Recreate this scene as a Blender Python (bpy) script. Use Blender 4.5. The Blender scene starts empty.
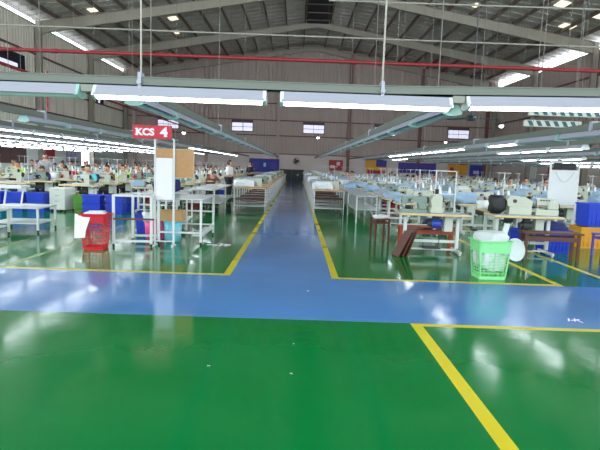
import bpy, bmesh, math, random
from mathutils import Vector, Matrix, noise
random.seed(7)
C = bpy.context.scene.collection
PI = math.pi

# ------------------------------------------------------------------ materials
def lin(c):
    return tuple(((v/255)/12.92 if v/255 <= 0.04045 else ((v/255+0.055)/1.055)**2.4) for v in c)

def mat(name, rgb, rough=0.6, metal=0.0, var=0.08, scale=6.0, bump=0.0, emis=0.0, alpha=1.0, trans=0.0, coat=0.0):
    m = bpy.data.materials.new(name); m.use_nodes = True
    nt = m.node_tree; b = nt.nodes['Principled BSDF']
    col = lin(rgb)
    tc = nt.nodes.new('ShaderNodeTexCoord'); ns = nt.nodes.new('ShaderNodeTexNoise')
    ns.inputs['Scale'].default_value = scale; ns.inputs['Detail'].default_value = 2
    nt.links.new(tc.outputs['Object'], ns.inputs['Vector'])
    mx = nt.nodes.new('ShaderNodeMix'); mx.data_type = 'RGBA'
    mx.inputs['A'].default_value = tuple(v*(1-var) for v in col)+(1,)
    mx.inputs['B'].default_value = tuple(min(1, v*(1+var)) for v in col)+(1,)
    nt.links.new(ns.outputs['Fac'], mx.inputs['Factor'])
    nt.links.new(mx.outputs['Result'], b.inputs['Base Color'])
    b.inputs['Roughness'].default_value = rough; b.inputs['Metallic'].default_value = metal
    if coat: b.inputs['Coat Weight'].default_value = coat; b.inputs['Coat Roughness'].default_value = 0.1
    if bump:
        bp = nt.nodes.new('ShaderNodeBump'); bp.inputs['Strength'].default_value = bump
        nt.links.new(ns.outputs['Fac'], bp.inputs['Height']); nt.links.new(bp.outputs['Normal'], b.inputs['Normal'])
    if emis:
        b.inputs['Emission Color'].default_value = col+(1,); b.inputs['Emission Strength'].default_value = emis
    if alpha < 1: b.inputs['Alpha'].default_value = alpha
    if trans: b.inputs['Transmission Weight'].default_value = trans
    return m

def floor_mat(name, rgb, rough):
    m = bpy.data.materials.new(name); m.use_nodes = True
    nt = m.node_tree; b = nt.nodes['Principled BSDF']; col = lin(rgb)
    tc = nt.nodes.new('ShaderNodeTexCoord')
    n1 = nt.nodes.new('ShaderNodeTexNoise'); n1.inputs['Scale'].default_value = 0.9; n1.inputs['Detail'].default_value = 5
    n2 = nt.nodes.new('ShaderNodeTexNoise'); n2.inputs['Scale'].default_value = 7.0; n2.inputs['Detail'].default_value = 3
    n3 = nt.nodes.new('ShaderNodeTexNoise'); n3.inputs['Scale'].default_value = 1.6; n3.inputs['Detail'].default_value = 2
    for n in (n1, n2, n3): nt.links.new(tc.outputs['Object'], n.inputs['Vector'])
    mx = nt.nodes.new('ShaderNodeMix'); mx.data_type = 'RGBA'
    mx.inputs['A'].default_value = tuple(v*0.86 for v in col)+(1,); mx.inputs['B'].default_value = tuple(min(1, v*1.16) for v in col)+(1,)
    nt.links.new(n1.outputs['Fac'], mx.inputs['Factor']); nt.links.new(mx.outputs['Result'], b.inputs['Base Color'])
    mr = nt.nodes.new('ShaderNodeMapRange'); mr.inputs['From Min'].default_value = 0.35; mr.inputs['From Max'].default_value = 0.65
    mr.inputs['To Min'].default_value = rough*0.75; mr.inputs['To Max'].default_value = rough*1.35
    nt.links.new(n1.outputs['Fac'], mr.inputs['Value']); nt.links.new(mr.outputs['Result'], b.inputs['Roughness'])
    b.inputs['Specular IOR Level'].default_value = 0.55
    bp = nt.nodes.new('ShaderNodeBump'); bp.inputs['Strength'].default_value = 0.03; bp.inputs['Distance'].default_value = 0.02
    nt.links.new(n2.outputs['Fac'], bp.inputs['Height'])
    bp2 = nt.nodes.new('ShaderNodeBump'); bp2.inputs['Strength'].default_value = 0.06; bp2.inputs['Distance'].default_value = 0.05
    nt.links.new(n3.outputs['Fac'], bp2.inputs['Height']); nt.links.new(bp.outputs['Normal'], bp2.inputs['Normal'])
    nt.links.new(bp2.outputs['Normal'], b.inputs['Normal'])
    return m

M = {}
def D(k, *a, **kw): M[k] = mat(k, *a, **kw)
M['green'] = floor_mat('green_epoxy', (0, 116, 52), 0.115)
M['blue'] = floor_mat('blue_epoxy', (80, 134, 194), 0.12)
M['yellow'] = floor_mat('yellow_paint', (205, 192, 16), 0.3)
M['yellowworn'] = floor_mat('worn_yellow_paint', (118, 150, 72), 0.2)
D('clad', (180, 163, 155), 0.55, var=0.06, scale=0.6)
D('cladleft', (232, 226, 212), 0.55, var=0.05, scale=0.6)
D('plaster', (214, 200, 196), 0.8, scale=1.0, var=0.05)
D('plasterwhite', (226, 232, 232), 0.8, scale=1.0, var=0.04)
D('roof', (200, 196, 190), 0.38, metal=0.35, var=0.35, scale=1.6, bump=0.8)
D('rafter', (158, 152, 138), 0.5, var=0.12, scale=1.2)
D('purlin', (104, 88, 78), 0.6, var=0.2)
D('girt', (122, 82, 78), 0.6)
D('redpipe', (140, 28, 38), 0.4)
D('conduit', (160, 155, 146), 0.5)
D('rail', (100, 108, 99), 0.5, var=0.05)
D('raildark', (130, 134, 126), 0.5, var=0.05)
D('enamel', (160, 163, 176), 0.35, var=0.02)
D('enamelteal', (160, 196, 190), 0.35, var=0.04)
D('cap', (215, 222, 222), 0.4)
D('tubelit', (246, 250, 255), 0.4, emis=9.0, var=0.0)
D('tubeoff', (186, 205, 205), 0.2)
D('sky', (240, 246, 255), 0.5, emis=1.8, var=0.0)
D('sidefill', (240, 246, 255), 0.5, emis=8.0, var=0.0)
D('roofglint', (250, 240, 215), 0.5, emis=0.7, var=0.0)
D('winback', (225, 225, 245), 0.4, emis=0.45, var=0.0)
D('darkgap', (30, 34, 48), 0.7)
D('winframe', (90, 70, 78), 0.6)
D('white', (214, 218, 218), 0.45, var=0.03)
D('offwhite', (206, 212, 204), 0.5, var=0.06)
D('machine', (184, 190, 172), 0.35, var=0.03, coat=0.3)
D('machinegreen', (122, 142, 130), 0.35, var=0.03)
D('steel', (175, 178, 180), 0.3, metal=0.8)
D('galv', (140, 146, 142), 0.4, metal=0.5)
D('black', (18, 20, 22), 0.5)
D('darkgrey', (60, 64, 68), 0.55)
D('laminate', (188, 198, 196), 0.25, var=0.05)
D('woodtop', (214, 188, 138), 0.35, var=0.1, scale=4)
D('woodtan', (204, 168, 128), 0.45, var=0.12, scale=4)
D('woodbrown', (92, 52, 40), 0.5, var=0.25, scale=8)
D('woodred', (168, 74, 44), 0.5, var=0.15)
D('cork', (188, 146, 102), 0.9, var=0.15, scale=20)
D('card', (184, 148, 98), 0.85, var=0.1)
D('cardtape', (206, 176, 120), 0.4)
D('paper', (236, 234, 240), 0.7, var=0.02)
D('red', (206, 22, 40), 0.4, var=0.06)
D('signred', (196, 22, 52), 0.5, var=0.04)
D('pink', (222, 64, 132), 0.45)
D('aqua', (116, 196, 214), 0.4)
D('bluecrate', (24, 62, 196), 0.4, var=0.12)
D('limegreen', (140, 228, 150), 0.4, var=0.05)
D('lime', (84, 146, 48), 0.5)
D('orange', (224, 160, 34), 0.5)
D('violet', (96, 84, 200), 0.45)
D('motorblue', (40, 78, 200), 0.4)
D('clothpale', (150, 176, 200), 0.85, var=0.12, scale=10, bump=0.4)
D('clothwhite', (226, 232, 232), 0.85, var=0.05, scale=10, bump=0.4)
D('clothgrey', (150, 158, 172), 0.85, var=0.15, scale=10, bump=0.4)
D('clothnavy', (36, 44, 96), 0.85, var=0.15, scale=10, bump=0.4)
D('clothred', (170, 40, 52), 0.85, var=0.15, scale=10, bump=0.4)
D('plasticfilm', (204, 214, 212), 0.5, var=0.05, scale=14, bump=0.6)
D('skin', (204, 156, 128), 0.55)
D('hair', (34, 24, 22), 0.5)
D('hairbrown', (78, 48, 34), 0.5)
D('trousers', (40, 42, 54), 0.8)
D('bannerblue', (46, 58, 160), 0.6)
D('bannerpurple', (78, 62, 158), 0.6)
D('banneryellow', (226, 160, 34), 0.6)
D('bannerred', (178, 44, 54), 0.6)
D('bannerpale', (190, 190, 225), 0.6)
D('teal', (34, 92, 100), 0.5)
D('windark', (88, 60, 58), 0.5)
D('rodgrey', (112, 108, 102), 0.6)
SH = {}
for k, c in dict(mint=(150, 220, 208), navy=(46, 50, 120), brown=(120, 84, 72), teal=(96, 200, 206), grey=(150, 156, 160),
                 lime=(176, 226, 90), white=(226, 230, 232), red=(190, 52, 48), pink=(222, 160, 176), green=(88, 140, 104),
                 black=(34, 36, 42)).items():
    D('shirt_'+k, c, 0.85); SH[k] = M['shirt_'+k]

# ------------------------------------------------------------------ mesh builder
class MB:
    def __init__(s): s.v = []; s.f = []; s.m = []; s.mats = []; s.sm = []
    def mi(s, m):
        if m not in s.mats: s.mats.append(m)
        return s.mats.index(m)
    def add(s, vs, fs, m=None, smooth=False):
        o = len(s.v); s.v += [tuple(v) for v in vs]
        k = s.mi(m)
        for f in fs: s.f.append(tuple(i+o for i in f)); s.m.append(k); s.sm.append(smooth)
        return s
    def box(s, x0, x1, y0, y1, z0, z1, m=None, c=0.0, T=None):
        if c <= 0:
            vs = [(x, y, z) for x in (x0, x1) for y in (y0, y1) for z in (z0, z1)]
            fs = [(0, 1, 3, 2), (4, 6, 7, 5), (0, 4, 5, 1), (2, 3, 7, 6), (0, 2, 6, 4), (1, 5, 7, 3)]
        else:
            bm = bmesh.new(); bmesh.ops.create_cube(bm, size=1)
            for v in bm.verts:
                v.co = Vector(((x0+x1)/2+v.co.x*(x1-x0), (y0+y1)/2+v.co.y*(y1-y0), (z0+z1)/2+v.co.z*(z1-z0)))
            bmesh.ops.bevel(bm, geom=bm.edges[:], offset=c, segments=2, affect='EDGES', profile=0.5)
            bm.verts.index_update(); vs = [v.co.copy() for v in bm.verts]; fs = [[v.index for v in f.verts] for f in bm.faces]; bm.free()
        if T: vs = [T @ Vector(v) for v in vs]
        return s.add(vs, fs, m)
    def tube(s, p0, p1, r, n=8, m=None, r2=None, cap=True):
        p0 = Vector(p0); p1 = Vector(p1); d = (p1-p0).normalized(); r2 = r if r2 is None else r2
        a = d.orthogonal().normalized(); b = d.cross(a)
        vs = [p0+(a*math.cos(2*PI*i/n)+b*math.sin(2*PI*i/n))*r for i in range(n)]+[p1+(a*math.cos(2*PI*i/n)+b*math.sin(2*PI*i/n))*r2 for i in range(n)]
        s.add(vs, [(i, (i+1) % n, n+(i+1) % n, n+i) for i in range(n)], m, n > 6)
        if cap: s.add(vs, [tuple(range(n))[::-1], tuple(range(n, 2*n))], m)
        return s
    def path(s, pts, r, n=6, m=None):
        for a, b in zip(pts[:-1], pts[1:]): s.tube(a, b, r, n, m)
        return s
    def prism(s, pts, axis, a, b, m=None, T=None):
        n = len(pts)
        def P(u, v, w): return {'x': (w, u, v), 'y': (u, w, v), 'z': (u, v, w)}[axis]
        vs = [P(u, v, a) for u, v in pts]+[P(u, v, b) for u, v in pts]
        if T: vs = [T @ Vector(v) for v in vs]
        return s.add(vs, [tuple(range(n))[::-1], tuple(range(n, 2*n))]+[(i, (i+1) % n, n+(i+1) % n, n+i) for i in range(n)], m)
    def lathe(s, prof, loc=(0, 0, 0), n=16, m=None):
        vs = []; L = len(prof)
        for i in range(n):
            a = 2*PI*i/n
            for r, z in prof: vs.append((loc[0]+r*math.cos(a), loc[1]+r*math.sin(a), loc[2]+z))
        fs = [(i*L+j, ((i+1) % n)*L+j, ((i+1) % n)*L+j+1, i*L+j+1) for i in range(n) for j in range(L-1)]
        return s.add(vs, fs, m, True)
    def ell(s, c, rx, ry, rz, m=None, n=12, k=8, f=None):
        vs = []
        for j in range(k+1):
            t = PI*j/k
            for i in range(n):
                a = 2*PI*i/n; v = Vector((rx*math.sin(t)*math.cos(a), ry*math.sin(t)*math.sin(a), rz*math.cos(t)))
                if f: v = f(v)
                vs.append(v+Vector(c))
        fs = [(j*n+i, (j+1)*n+i, (j+1)*n+(i+1) % n, j*n+(i+1) % n) for j in range(k) for i in range(n)]
        return s.add(vs, fs, m, True)
    def mesh_in(s, me, m=None, T=None):
        vs = [(T @ v.co if T else v.co.copy()) for v in me.vertices]
        return s.add(vs, [tuple(p.vertices) for p in me.polygons], m, True)
    def mesh(s, name, default=None, smooth=None):
        me = bpy.data.meshes.new(name); me.from_pydata(s.v, [], s.f)
        for m in s.mats: me.materials.append(m or default)
        me.polygons.foreach_set('material_index', s.m)
        me.polygons.foreach_set('use_smooth', s.sm)
        bm = bmesh.new(); bm.from_mesh(me); bmesh.ops.recalc_face_normals(bm, faces=bm.faces); bm.to_mesh(me); bm.free()
        me.update(); return me

def link(name, me, parent=None, loc=None, rz=0):
    o = bpy.data.objects.new(name, me); C.objects.link(o)
    if parent: o.parent = parent
    if loc: o.location = loc
    if rz: o.rotation_euler = (0, 0, rz)
    return o
def tag(o, label, cat, group=None, kind=None):
    o['label'] = label; o['category'] = cat
    if group: o['group'] = group
    if kind: o['kind'] = kind
    return o
def struct(name, mb, m=None):
    o = link(name, mb.mesh(name, m)); o['kind'] = 'structure'; return o
CACHE = {}
def place(proto, name, loc, rz, label, cat, group=None, near=True):
    """proto: list of (part, MB, material, parent part index or None, label or None)"""
    if near and len(proto) > 1:
        t = link(name, None, None, loc, rz); made = []
        for i, (pn, mb, m, par, lb) in enumerate(proto):
            k = (id(proto), i)
            if k not in CACHE: CACHE[k] = mb.mesh(pn, m)
            c = link(pn, CACHE[k], made[par] if par is not None else t)
            if lb: c['label'] = lb
            made.append(c)
    else:
        k = (id(proto), 'far')
        if k not in CACHE:
            w = MB()
            for pn, mb, m, par, lb in proto:
                o = len(w.v); w.v += mb.v
                for f, mi, sm in zip(mb.f, mb.m, mb.sm):
                    w.f.append(tuple(i+o for i in f)); w.m.append(w.mi(mb.mats[mi] or m)); w.sm.append(sm)
            CACHE[k] = w.mesh(name)
        t = link(name, CACHE[k], None, loc, rz)
    return tag(t, label, cat, group)
KEEP = []
def proto(*parts):
    p = [tuple(x)+(None,)*(5-len(x)) for x in parts]; KEEP.append(p); return p

def skin(verts, edges, radii, sub=1):
    me = bpy.data.meshes.new('tmp'); me.from_pydata([Vector(v) for v in verts], edges, [])
    o = bpy.data.objects.new('tmp', me); C.objects.link(o)
    mod = o.modifiers.new('s', 'SKIN')
    if not me.skin_vertices: pass
    for i, r in enumerate(radii):
        sv = me.skin_vertices[0].data[i]; sv.radius = (r, r) if not isinstance(r, tuple) else r
        sv.use_root = (i == 0)
    mod.use_smooth_shade = True
    sb = o.modifiers.new('b', 'SUBSURF'); sb.levels = sub; sb.render_levels = sub
    dg = bpy.context.evaluated_depsgraph_get(); dg.update()
    out = bpy.data.meshes.new_from_object(o.evaluated_get(dg))
    bpy.data.objects.remove(o); bpy.data.meshes.remove(me)
    return out

# ------------------------------------------------------------------ camera (fitted to the floor grid)
cam = bpy.data.cameras.new('camera'); co = bpy.data.objects.new('camera', cam); C.objects.link(co)
cam.sensor_width = 36; cam.lens = 36*510/600; cam.clip_end = 300; cam.clip_start = 0.05
R = ((0.99937409, -0.00584262, 0.03488981), (0.03397872, -0.11587872, -0.99268201), (0.00984285, 0.99324619, -0.11560767))
mw = Matrix.Identity(4)
for i in range(3):
    mw[i][0] = R[0][i]; mw[i][1] = -R[1][i]; mw[i][2] = -R[2][i]
mw.translation = Vector((0, 0, 1.55)); co.matrix_world = mw
bpy.context.scene.camera = co

# ------------------------------------------------------------------ shell
XL, XR, YB, YF, EAVE, RIDGE, XM = -17.5, 19.8, 52.0, -9.0, 10.5, 13.5, 1.3
def roofz(x): return EAVE+(RIDGE-EAVE)*((x-XL)/(XM-XL) if x < XM else (XR-x)/(XR-XM))
# floor: one slab whose top faces are painted green, blue and yellow
xs = sorted({XL, -5.05, -4.95, -4.11, -4.01, -0.98, -0.88, 0.54, 0.64, 1.20, 1.31, 3.70, 3.80, 4.66, 4.76, XR})
ys = sorted({YF, 4.93, 5.02, 6.97, 7.07, 14.4, 14.5, YB})
def paint(x, y):
    if 5.02 < y < 6.97: return 'blue'
    if y < 5.02:
        if y > 4.93: return 'yellow' if x > 1.2 else ('green')
        return 'yellow' if 1.2 < x < 1.31 else 'green'
    if -0.88 < x < 0.54: return 'blue'
    for a, b in ((-5.05, -4.95), (-4.11, -4.01), (-0.98, -0.88), (0.54, 0.64), (3.70, 3.80), (4.66, 4.76)):
        if a < x < b: return 'yellowworn' if x < -4 else 'yellow'
    corridor = -4.95 < x < -4.11 or 3.8 < x < 4.66
    if y < 7.07 and not corridor: return 'yellow'
    if 14.4 < y < 14.5 and not corridor: return 'yellowworn'
    return 'green'
fl = MB()
for a, b in zip(xs[:-1], xs[1:]):
    for c, d in zip(ys[:-1], ys[1:]):
        fl.add([(a, c, 0), (b, c, 0), (b, d, 0), (a, d, 0)], [(0, 1, 2, 3)], M[paint((a+b)/2, (c+d)/2)])
fl.box(XL, XR, YF, YB, -0.2, -0.01, M['green'])
struct('floor', fl)

def ribbed(mb, u0, u1, base, sgn, z0, zt, axis, m, pitch=0.32, dep=0.035):
    n = int((u1-u0)/pitch); p = (u1-u0)/n
    for i in range(n):
        a = u0+i*p; seg = [(a, 0), (a+p*0.55, 0), (a+p*0.65, dep), (a+p*0.9, dep), (a+p, 0)]
        for (ua, da), (ub, db) in zip(seg[:-1], seg[1:]):
            if axis == 'x': q = [(ua, base+sgn*da, z0), (ub, base+sgn*db, z0), (ub, base+sgn*db, zt(ub)), (ua, base+sgn*da, zt(ua))]
            else: q = [(base+sgn*da, ua, z0), (base+sgn*db, ub, z0), (base+sgn*db, ub, zt(ub)), (base+sgn*da, ua, zt(ua))]
            mb.add(q, [(0, 1, 2, 3)], m)
w = MB(); ribbed(w, XL, XR, YB, -1, 2.65, roofz, 'x', M['clad'])
w.box(XL, XR, YB-0.12, YB+0.1, 0, 2.65, M['plaster'])
w.prism([(XL, 2.65), (XR, 2.65), (XR, EAVE), (XM, RIDGE), (XL, EAVE)], 'y', YB+0.02, YB+0.1, M['clad'])
struct('wall_back', w)
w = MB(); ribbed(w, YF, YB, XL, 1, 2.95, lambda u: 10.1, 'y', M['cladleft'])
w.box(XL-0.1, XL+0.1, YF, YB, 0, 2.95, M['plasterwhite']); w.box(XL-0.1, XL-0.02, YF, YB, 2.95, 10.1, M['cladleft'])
struct('wall_left', w)
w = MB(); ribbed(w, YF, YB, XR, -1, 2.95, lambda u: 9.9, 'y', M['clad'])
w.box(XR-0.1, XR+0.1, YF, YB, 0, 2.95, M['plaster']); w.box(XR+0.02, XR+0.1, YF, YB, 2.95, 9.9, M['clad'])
struct('wall_right', w)
# roof sheets
w = MB()
n = 60
for side in (0, 1):
    xa, xb = (XL-0.3, XM) if side == 0 else (XM, XR+0.3)
    T = 0.04
    w.add([(xa, YF, roofz(xa)), (xb, YF, roofz(xb)), (xb, YB+0.1, roofz(xb)), (xa, YB+0.1, roofz(xa)),
           (xa, YF, roofz(xa)+T), (xb, YF, roofz(xb)+T), (xb, YB+0.1, roofz(xb)+T), (xa, YB+0.1, roofz(xa)+T)],
          [(0, 1, 2, 3), (4, 5, 6, 7), (0, 4, 7, 3), (1, 5, 6, 2), (0, 1, 5, 4), (2, 3, 7, 6)], M['roof'])
struct('ceiling', w)
# ribbing laps on the roof sheet: narrow seams across the slope
w = MB()
for i in range(int((YB-8)/0.9)):
    y = 8+i*0.9
    for xa, xb in ((XL, XM), (XM, XR)):
        w.add([(xa, y, roofz(xa)-0.03), (xb, y, roofz(xb)-0.03), (xb, y+0.06, roofz(xb)-0.03), (xa, y+0.06, roofz(xa)-0.03),
               (xa, y, roofz(xa)), (xb, y, roofz(xb)), (xb, y+0.06, roofz(xb)), (xa, y+0.06, roofz(xa))],
              [(0, 1, 2, 3), (0, 4, 5, 1), (3, 2, 6, 7)], M['roof'])
struct('trim_1', w)
tn = [2]
def trim(w, m=None):
    struct('trim_%d' % tn[0], w, m); tn[0] += 1
frames_y = [51.7-8.5*k for k in range(7)]
for fy in frames_y:      # portal rafters and columns
    w = MB()
    for sx, xe in ((-1, XL+0.15), (1, XR-0.15)):
        ze, zr = roofz(xe)-0.25, roofz(XM)-0.25
        d0, d1 = 0.75, 0.42
        for ya, yb, e0, e1 in ((fy-0.12, fy+0.12, 0.0, 0.05), (fy-0.01, fy+0.01, 0, None), (fy-0.12, fy+0.12, -1, -1)):
            if e1 is None: t0, t1, b0, b1 = ze, zr, ze-d0, zr-d1
            elif e0 == 0: t0, t1, b0, b1 = ze, zr, ze-0.03, zr-0.03
            else: t0, t1, b0, b1 = ze-d0, zr-d1, ze-d0-0.03, zr-d1-0.03
            w.add([(xe, ya, b0), (XM, ya, b1), (XM, ya, t1), (xe, ya, t0), (xe, yb, b0), (XM, yb, b1), (XM, yb, t1), (xe, yb, t0)],
                  [(0, 1, 2, 3), (4, 5, 6, 7), (0, 1, 5, 4), (3, 2, 6, 7), (1, 2, 6, 5), (0, 3, 7, 4)], M['rafter'])
        w.box(*sorted((xe, xe-sx*0.35)), fy-0.12, fy+0.12, 0, ze, M['rafter'])
    trim(w)
for k in range(1, 13):   # purlins run the length of the hall
    w = MB()
    for xx in (XL+(XM-XL)*k/12.7, XR-(XR-XM)*k/12.7):
        z = roofz(xx); w.box(xx-0.04, xx+0.04, YF, YB-0.1, z-0.24, z-0.01, M['purlin'])
    trim(w)
w = MB()                 # dark ridge ventilator
w.box(XM-0.9, XM+0.9, YF, 44, RIDGE-0.42, RIDGE-0.36, M['darkgap'])
for yy in range(-8, 44, 2): w.box(XM-1.0, XM+1.0, yy, yy+0.08, RIDGE-0.5, RIDGE-0.36, M['purlin'])
trim(w)
w = MB()                 # girts and posts of the back wall
for z, k in ((5.95, 'redpipe'), (4.45, 'girt'), (7.6, 'girt'), (9.2, 'girt')): w.box(XL+.2, XR-.2, YB-0.2, YB-0.05, z-0.05, z+0.05, M['girt'])
w.box(XL+.2, XR-.2, YB-0.2, YB-0.05, 2.6, 2.7, M['girt'])
trim(w)
for xx in (-16.3, -9.15, -2.0, 5.1, 12.2, 18.9):
    w = MB(); w.box(xx-0.14, xx+0.14, YB-0.35, YB-0.06, 0, roofz(xx)-0.3, M['girt' if xx > 5 else 'clad']); trim(w)
w = MB()                 # girts of the side walls
for z in (4.6, 6.3, 8.2): 
    w.box(XL+0.04, XL+0.16, YF, YB-0.3, z-0.05, z+0.05, M['girt']); w.box(XR-0.16, XR-0.04, YF, YB-0.3, z-0.05, z+0.05, M['girt'])
trim(w)
# daylight strips under both eaves, one pane per bay, and the back windows
wn = [1]
def window_or_glow(mb):
    o = struct('window_or_glow_%d' % wn[0], mb); wn[0] += 1; return o
for a, b in zip(frames_y[1:], frames_y[:-1]):
    for xx, s, z0, z1 in ((XL, 1, 10.14, 10.38), (XR, -1, 10.02, 10.22)):
        w = MB(); w.box(*sorted((xx-0.02, xx+s*0.03)), a+0.35, b-0.35, z0, z1, M['sky'])
        w.box(*sorted((xx-0.05, xx+s*0.1)), a, b, z0-0.05, z0, M['rafter']); w.box(*sorted((xx-0.05, xx+s*0.06)), a, b, z1, z1+0.06, M['rafter'])
        window_or_glow(w)
for a, b in zip(frames_y[4:], frames_y[3:-1]):  # added out-of-view glowing wall panels that brighten the roof, not real windows
    for xx, s in ((XL, 1), (XR, -1)):
        w = MB(); w.box(*sorted((xx+s*0.03, xx+s*0.07)), a+0.5, b-0.5, 6.2, 9.5, M['sidefill'])
        for k in range(1, 6): w.box(*sorted((xx+s*0.02, xx+s*0.1)), a+0.5+(b-a-1)*k/6-0.03, a+0.5+(b-a-1)*k/6+0.03, 6.6, 9.4, M['rafter'])
        window_or_glow(w)
def backwin(xc):
    w = MB(); y = YB-0.14
    w.box(xc-1.08, xc+1.08, y, y+0.1, 4.75, 5.95, M['winframe'])
    for i in range(2):
        for j in range(2):
            w.box(xc-1.02+i*1.04, xc-0.02+i*1.04, y-0.02, y+0.04, 4.82+j*0.42, 5.19+j*0.42, M['winback'])
    window_or_glow(w)
for xc in (-13.0, -5.6, 1.55, 8.7, 16.1): backwin(xc)
# roof glints near the eaves, put in as thin glowing sheets
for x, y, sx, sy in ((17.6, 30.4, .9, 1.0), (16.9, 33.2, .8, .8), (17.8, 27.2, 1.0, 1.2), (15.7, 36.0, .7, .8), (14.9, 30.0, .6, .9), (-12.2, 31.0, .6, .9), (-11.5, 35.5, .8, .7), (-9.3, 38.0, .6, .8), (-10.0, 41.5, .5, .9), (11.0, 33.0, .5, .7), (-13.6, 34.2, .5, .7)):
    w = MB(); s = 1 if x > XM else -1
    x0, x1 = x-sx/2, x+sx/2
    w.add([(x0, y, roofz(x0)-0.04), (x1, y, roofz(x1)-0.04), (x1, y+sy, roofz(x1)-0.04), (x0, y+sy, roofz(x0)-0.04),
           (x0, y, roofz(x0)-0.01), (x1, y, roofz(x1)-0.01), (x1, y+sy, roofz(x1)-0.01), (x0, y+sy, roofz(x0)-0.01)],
          [(0, 1, 2, 3), (4, 5, 6, 7), (0, 1, 5, 4), (1, 2, 6, 5), (2, 3, 7, 6), (3, 0, 4, 7)], M['roofglint'])
    window_or_glow(w)
# openings of the left wall
def leftwin(y0, y1, z0, z1, pane, bars):
    w = MB(); x = XL+0.1
    w.box(x, x+0.05, y0, y1, z0, z1, M['windark'])
    n = bars
    for i in range(n): 
        a = y0+(y1-y0)*i/n+0.05; w.box(x+0.04, x+0.07, a, a+(y1-y0)/n-0.1, z0+0.06, z1-0.06, pane)
    window_or_glow(w)
leftwin(30.2, 33.1, 1.1, 2.3, M['windark'], 3); leftwin(26.0, 29.5, 1.1, 2.3, M['windark'], 3)
leftwin(38.9, 41.1, 1.2, 2.3, M['bannerpale'], 3)
leftwin(41.4, 43.0, 0.9, 2.5, M['sky'], 1)
for y0, y1, z0, z1 in ((30.2, 33.3, 6.9, 7.8), (45, 46.5, 6.3, 6.8)):
    w = MB(); w.box(XL+0.02, XL+0.1, y0, y1, z0, z1, M['darkgap'])
    w.box(XL+0.06, XL+0.12, y0+0.2, y1-0.9, z0+0.06, z0+0.28, M['winback']); window_or_glow(w)

ORD = ['first', 'second', 'third', 'fourth', 'fifth', 'sixth', 'seventh', 'eighth', 'ninth', 'tenth', 'eleventh', 'twelfth', 'thirteenth', 'fourteenth', 'fifteenth',
       'sixteenth', 'seventeenth', 'eighteenth', 'nineteenth', 'twentieth', 'twenty-first', 'twenty-second', 'twenty-third', 'twenty-fourth', 'twenty-fifth', 'twenty-sixth', 'twenty-seventh', 'twenty-eighth']

# ------------------------------------------------------------------ pipes overhead
mb = MB().tube((XL+.2, 12, 3.94), (XR-.2, 12, 3.94), 0.042, 10, M['redpipe'])
root = link('sprinkler_pipe', None); tag(root, 'long red sprinkler pipe crossing the whole hall overhead', 'pipe')
link('pipe', mb.mesh('pipe'), root)
cm = MB().tube((0, 0, -0.07), (0, 0, 0.07), 0.053, 10, M['redpipe']).mesh('coupling')
for x in (-9, -5.6, -3.2, 1.2, 5.4, 8.8):
    c = link('coupling', cm, root, (x, 12, 3.94)); c.rotation_euler = (0, PI/2, 0)
hm = MB().tube((0, 0, 0), (0, 0, 7.2), 0.012, 5, M['rodgrey'])
for x in (-12, -7.6, -3.9, 2.2, 6.1, 10.5):
    z = roofz(x)-3.98; link('hanger_rod', MB().tube((x, 12, 3.98), (x, 12, roofz(x)-0.02), 0.006, 5, M['rodgrey']).mesh('hanger_rod'), root)
o = link('sprinkler_pipe', MB().tube((-9.2, 14, 4.35), (-9.2, 51, 4.35), 0.05, 8, M['redpipe']).tube((-10.6, 22, 3.5), (-10.6, 22, 5.1), 0.05, 8, M['redpipe']).tube((-10.6, 22, 4.35), (-9.2, 22, 4.35), 0.05, 8, M['redpipe']).mesh('sprinkler_pipe'))
tag(o, 'red sprinkler pipe running lengthwise above the left sewing lines', 'pipe')
o = link('conduit_pipe', MB().tube((XL+.3, 12.2, 4.52), (XR-.3, 12.2, 4.52), 0.018, 8, M['conduit']).mesh('conduit_pipe'))
tag(o, 'thin pale conduit crossing the hall just above the red pipe', 'pipe')
o = link('conduit_pipe', MB().tube((0.6, 12.2, 5.33), (XR-.3, 12.2, 5.42), 0.02, 8, M['conduit']).mesh('conduit_pipe'))
tag(o, 'thin pale conduit at the top right, highest over the hall', 'pipe')

# ------------------------------------------------------------------ light fittings (local: along x, origin at top centre)
def fixture(lit):
    L = 0.61
    h = MB()
    prof = [(-0.035, 0), (0.035, 0), (0.085, -0.075), (0.08, -0.078), (0.03, -0.008), (-0.03, -0.008), (-0.08, -0.078), (-0.085, -0.075)]
    h.prism(prof, 'x', -L, L, M['enamel'])
    e1 = MB(); e2 = MB()
    for e, x in ((e1, -L), (e2, L)):
        e.prism([(-0.036, 0.0), (0.036, 0.0), (0.088, -0.08), (0.03, -0.1), (-0.03, -0.1), (-0.088, -0.08)], 'x', x-0.012, x+0.012, M['cap' if lit else 'enamelteal'])
    t = MB().tube((-L+0.02, 0, -0.072), (L-0.02, 0, -0.072), 0.025, 8, M['tubelit' if lit else 'tubeoff'])
    b = MB().box(-0.3, 0.3, -0.022, 0.022, -0.04, -0.006, M['enamel' if lit else 'enamelteal'])
    return proto(('housing', h, M['enamel']), ('end_cap', e1, M['cap']), ('end_cap', e2, M['cap']),
                 ('fluorescent_tube', t, M['tubelit'], None, 'glowing white tube' if lit else 'unlit grey tube'), ('ballast', b, M['enamel']))
FIXON, FIXOFF = fixture(True), fixture(False)
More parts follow.
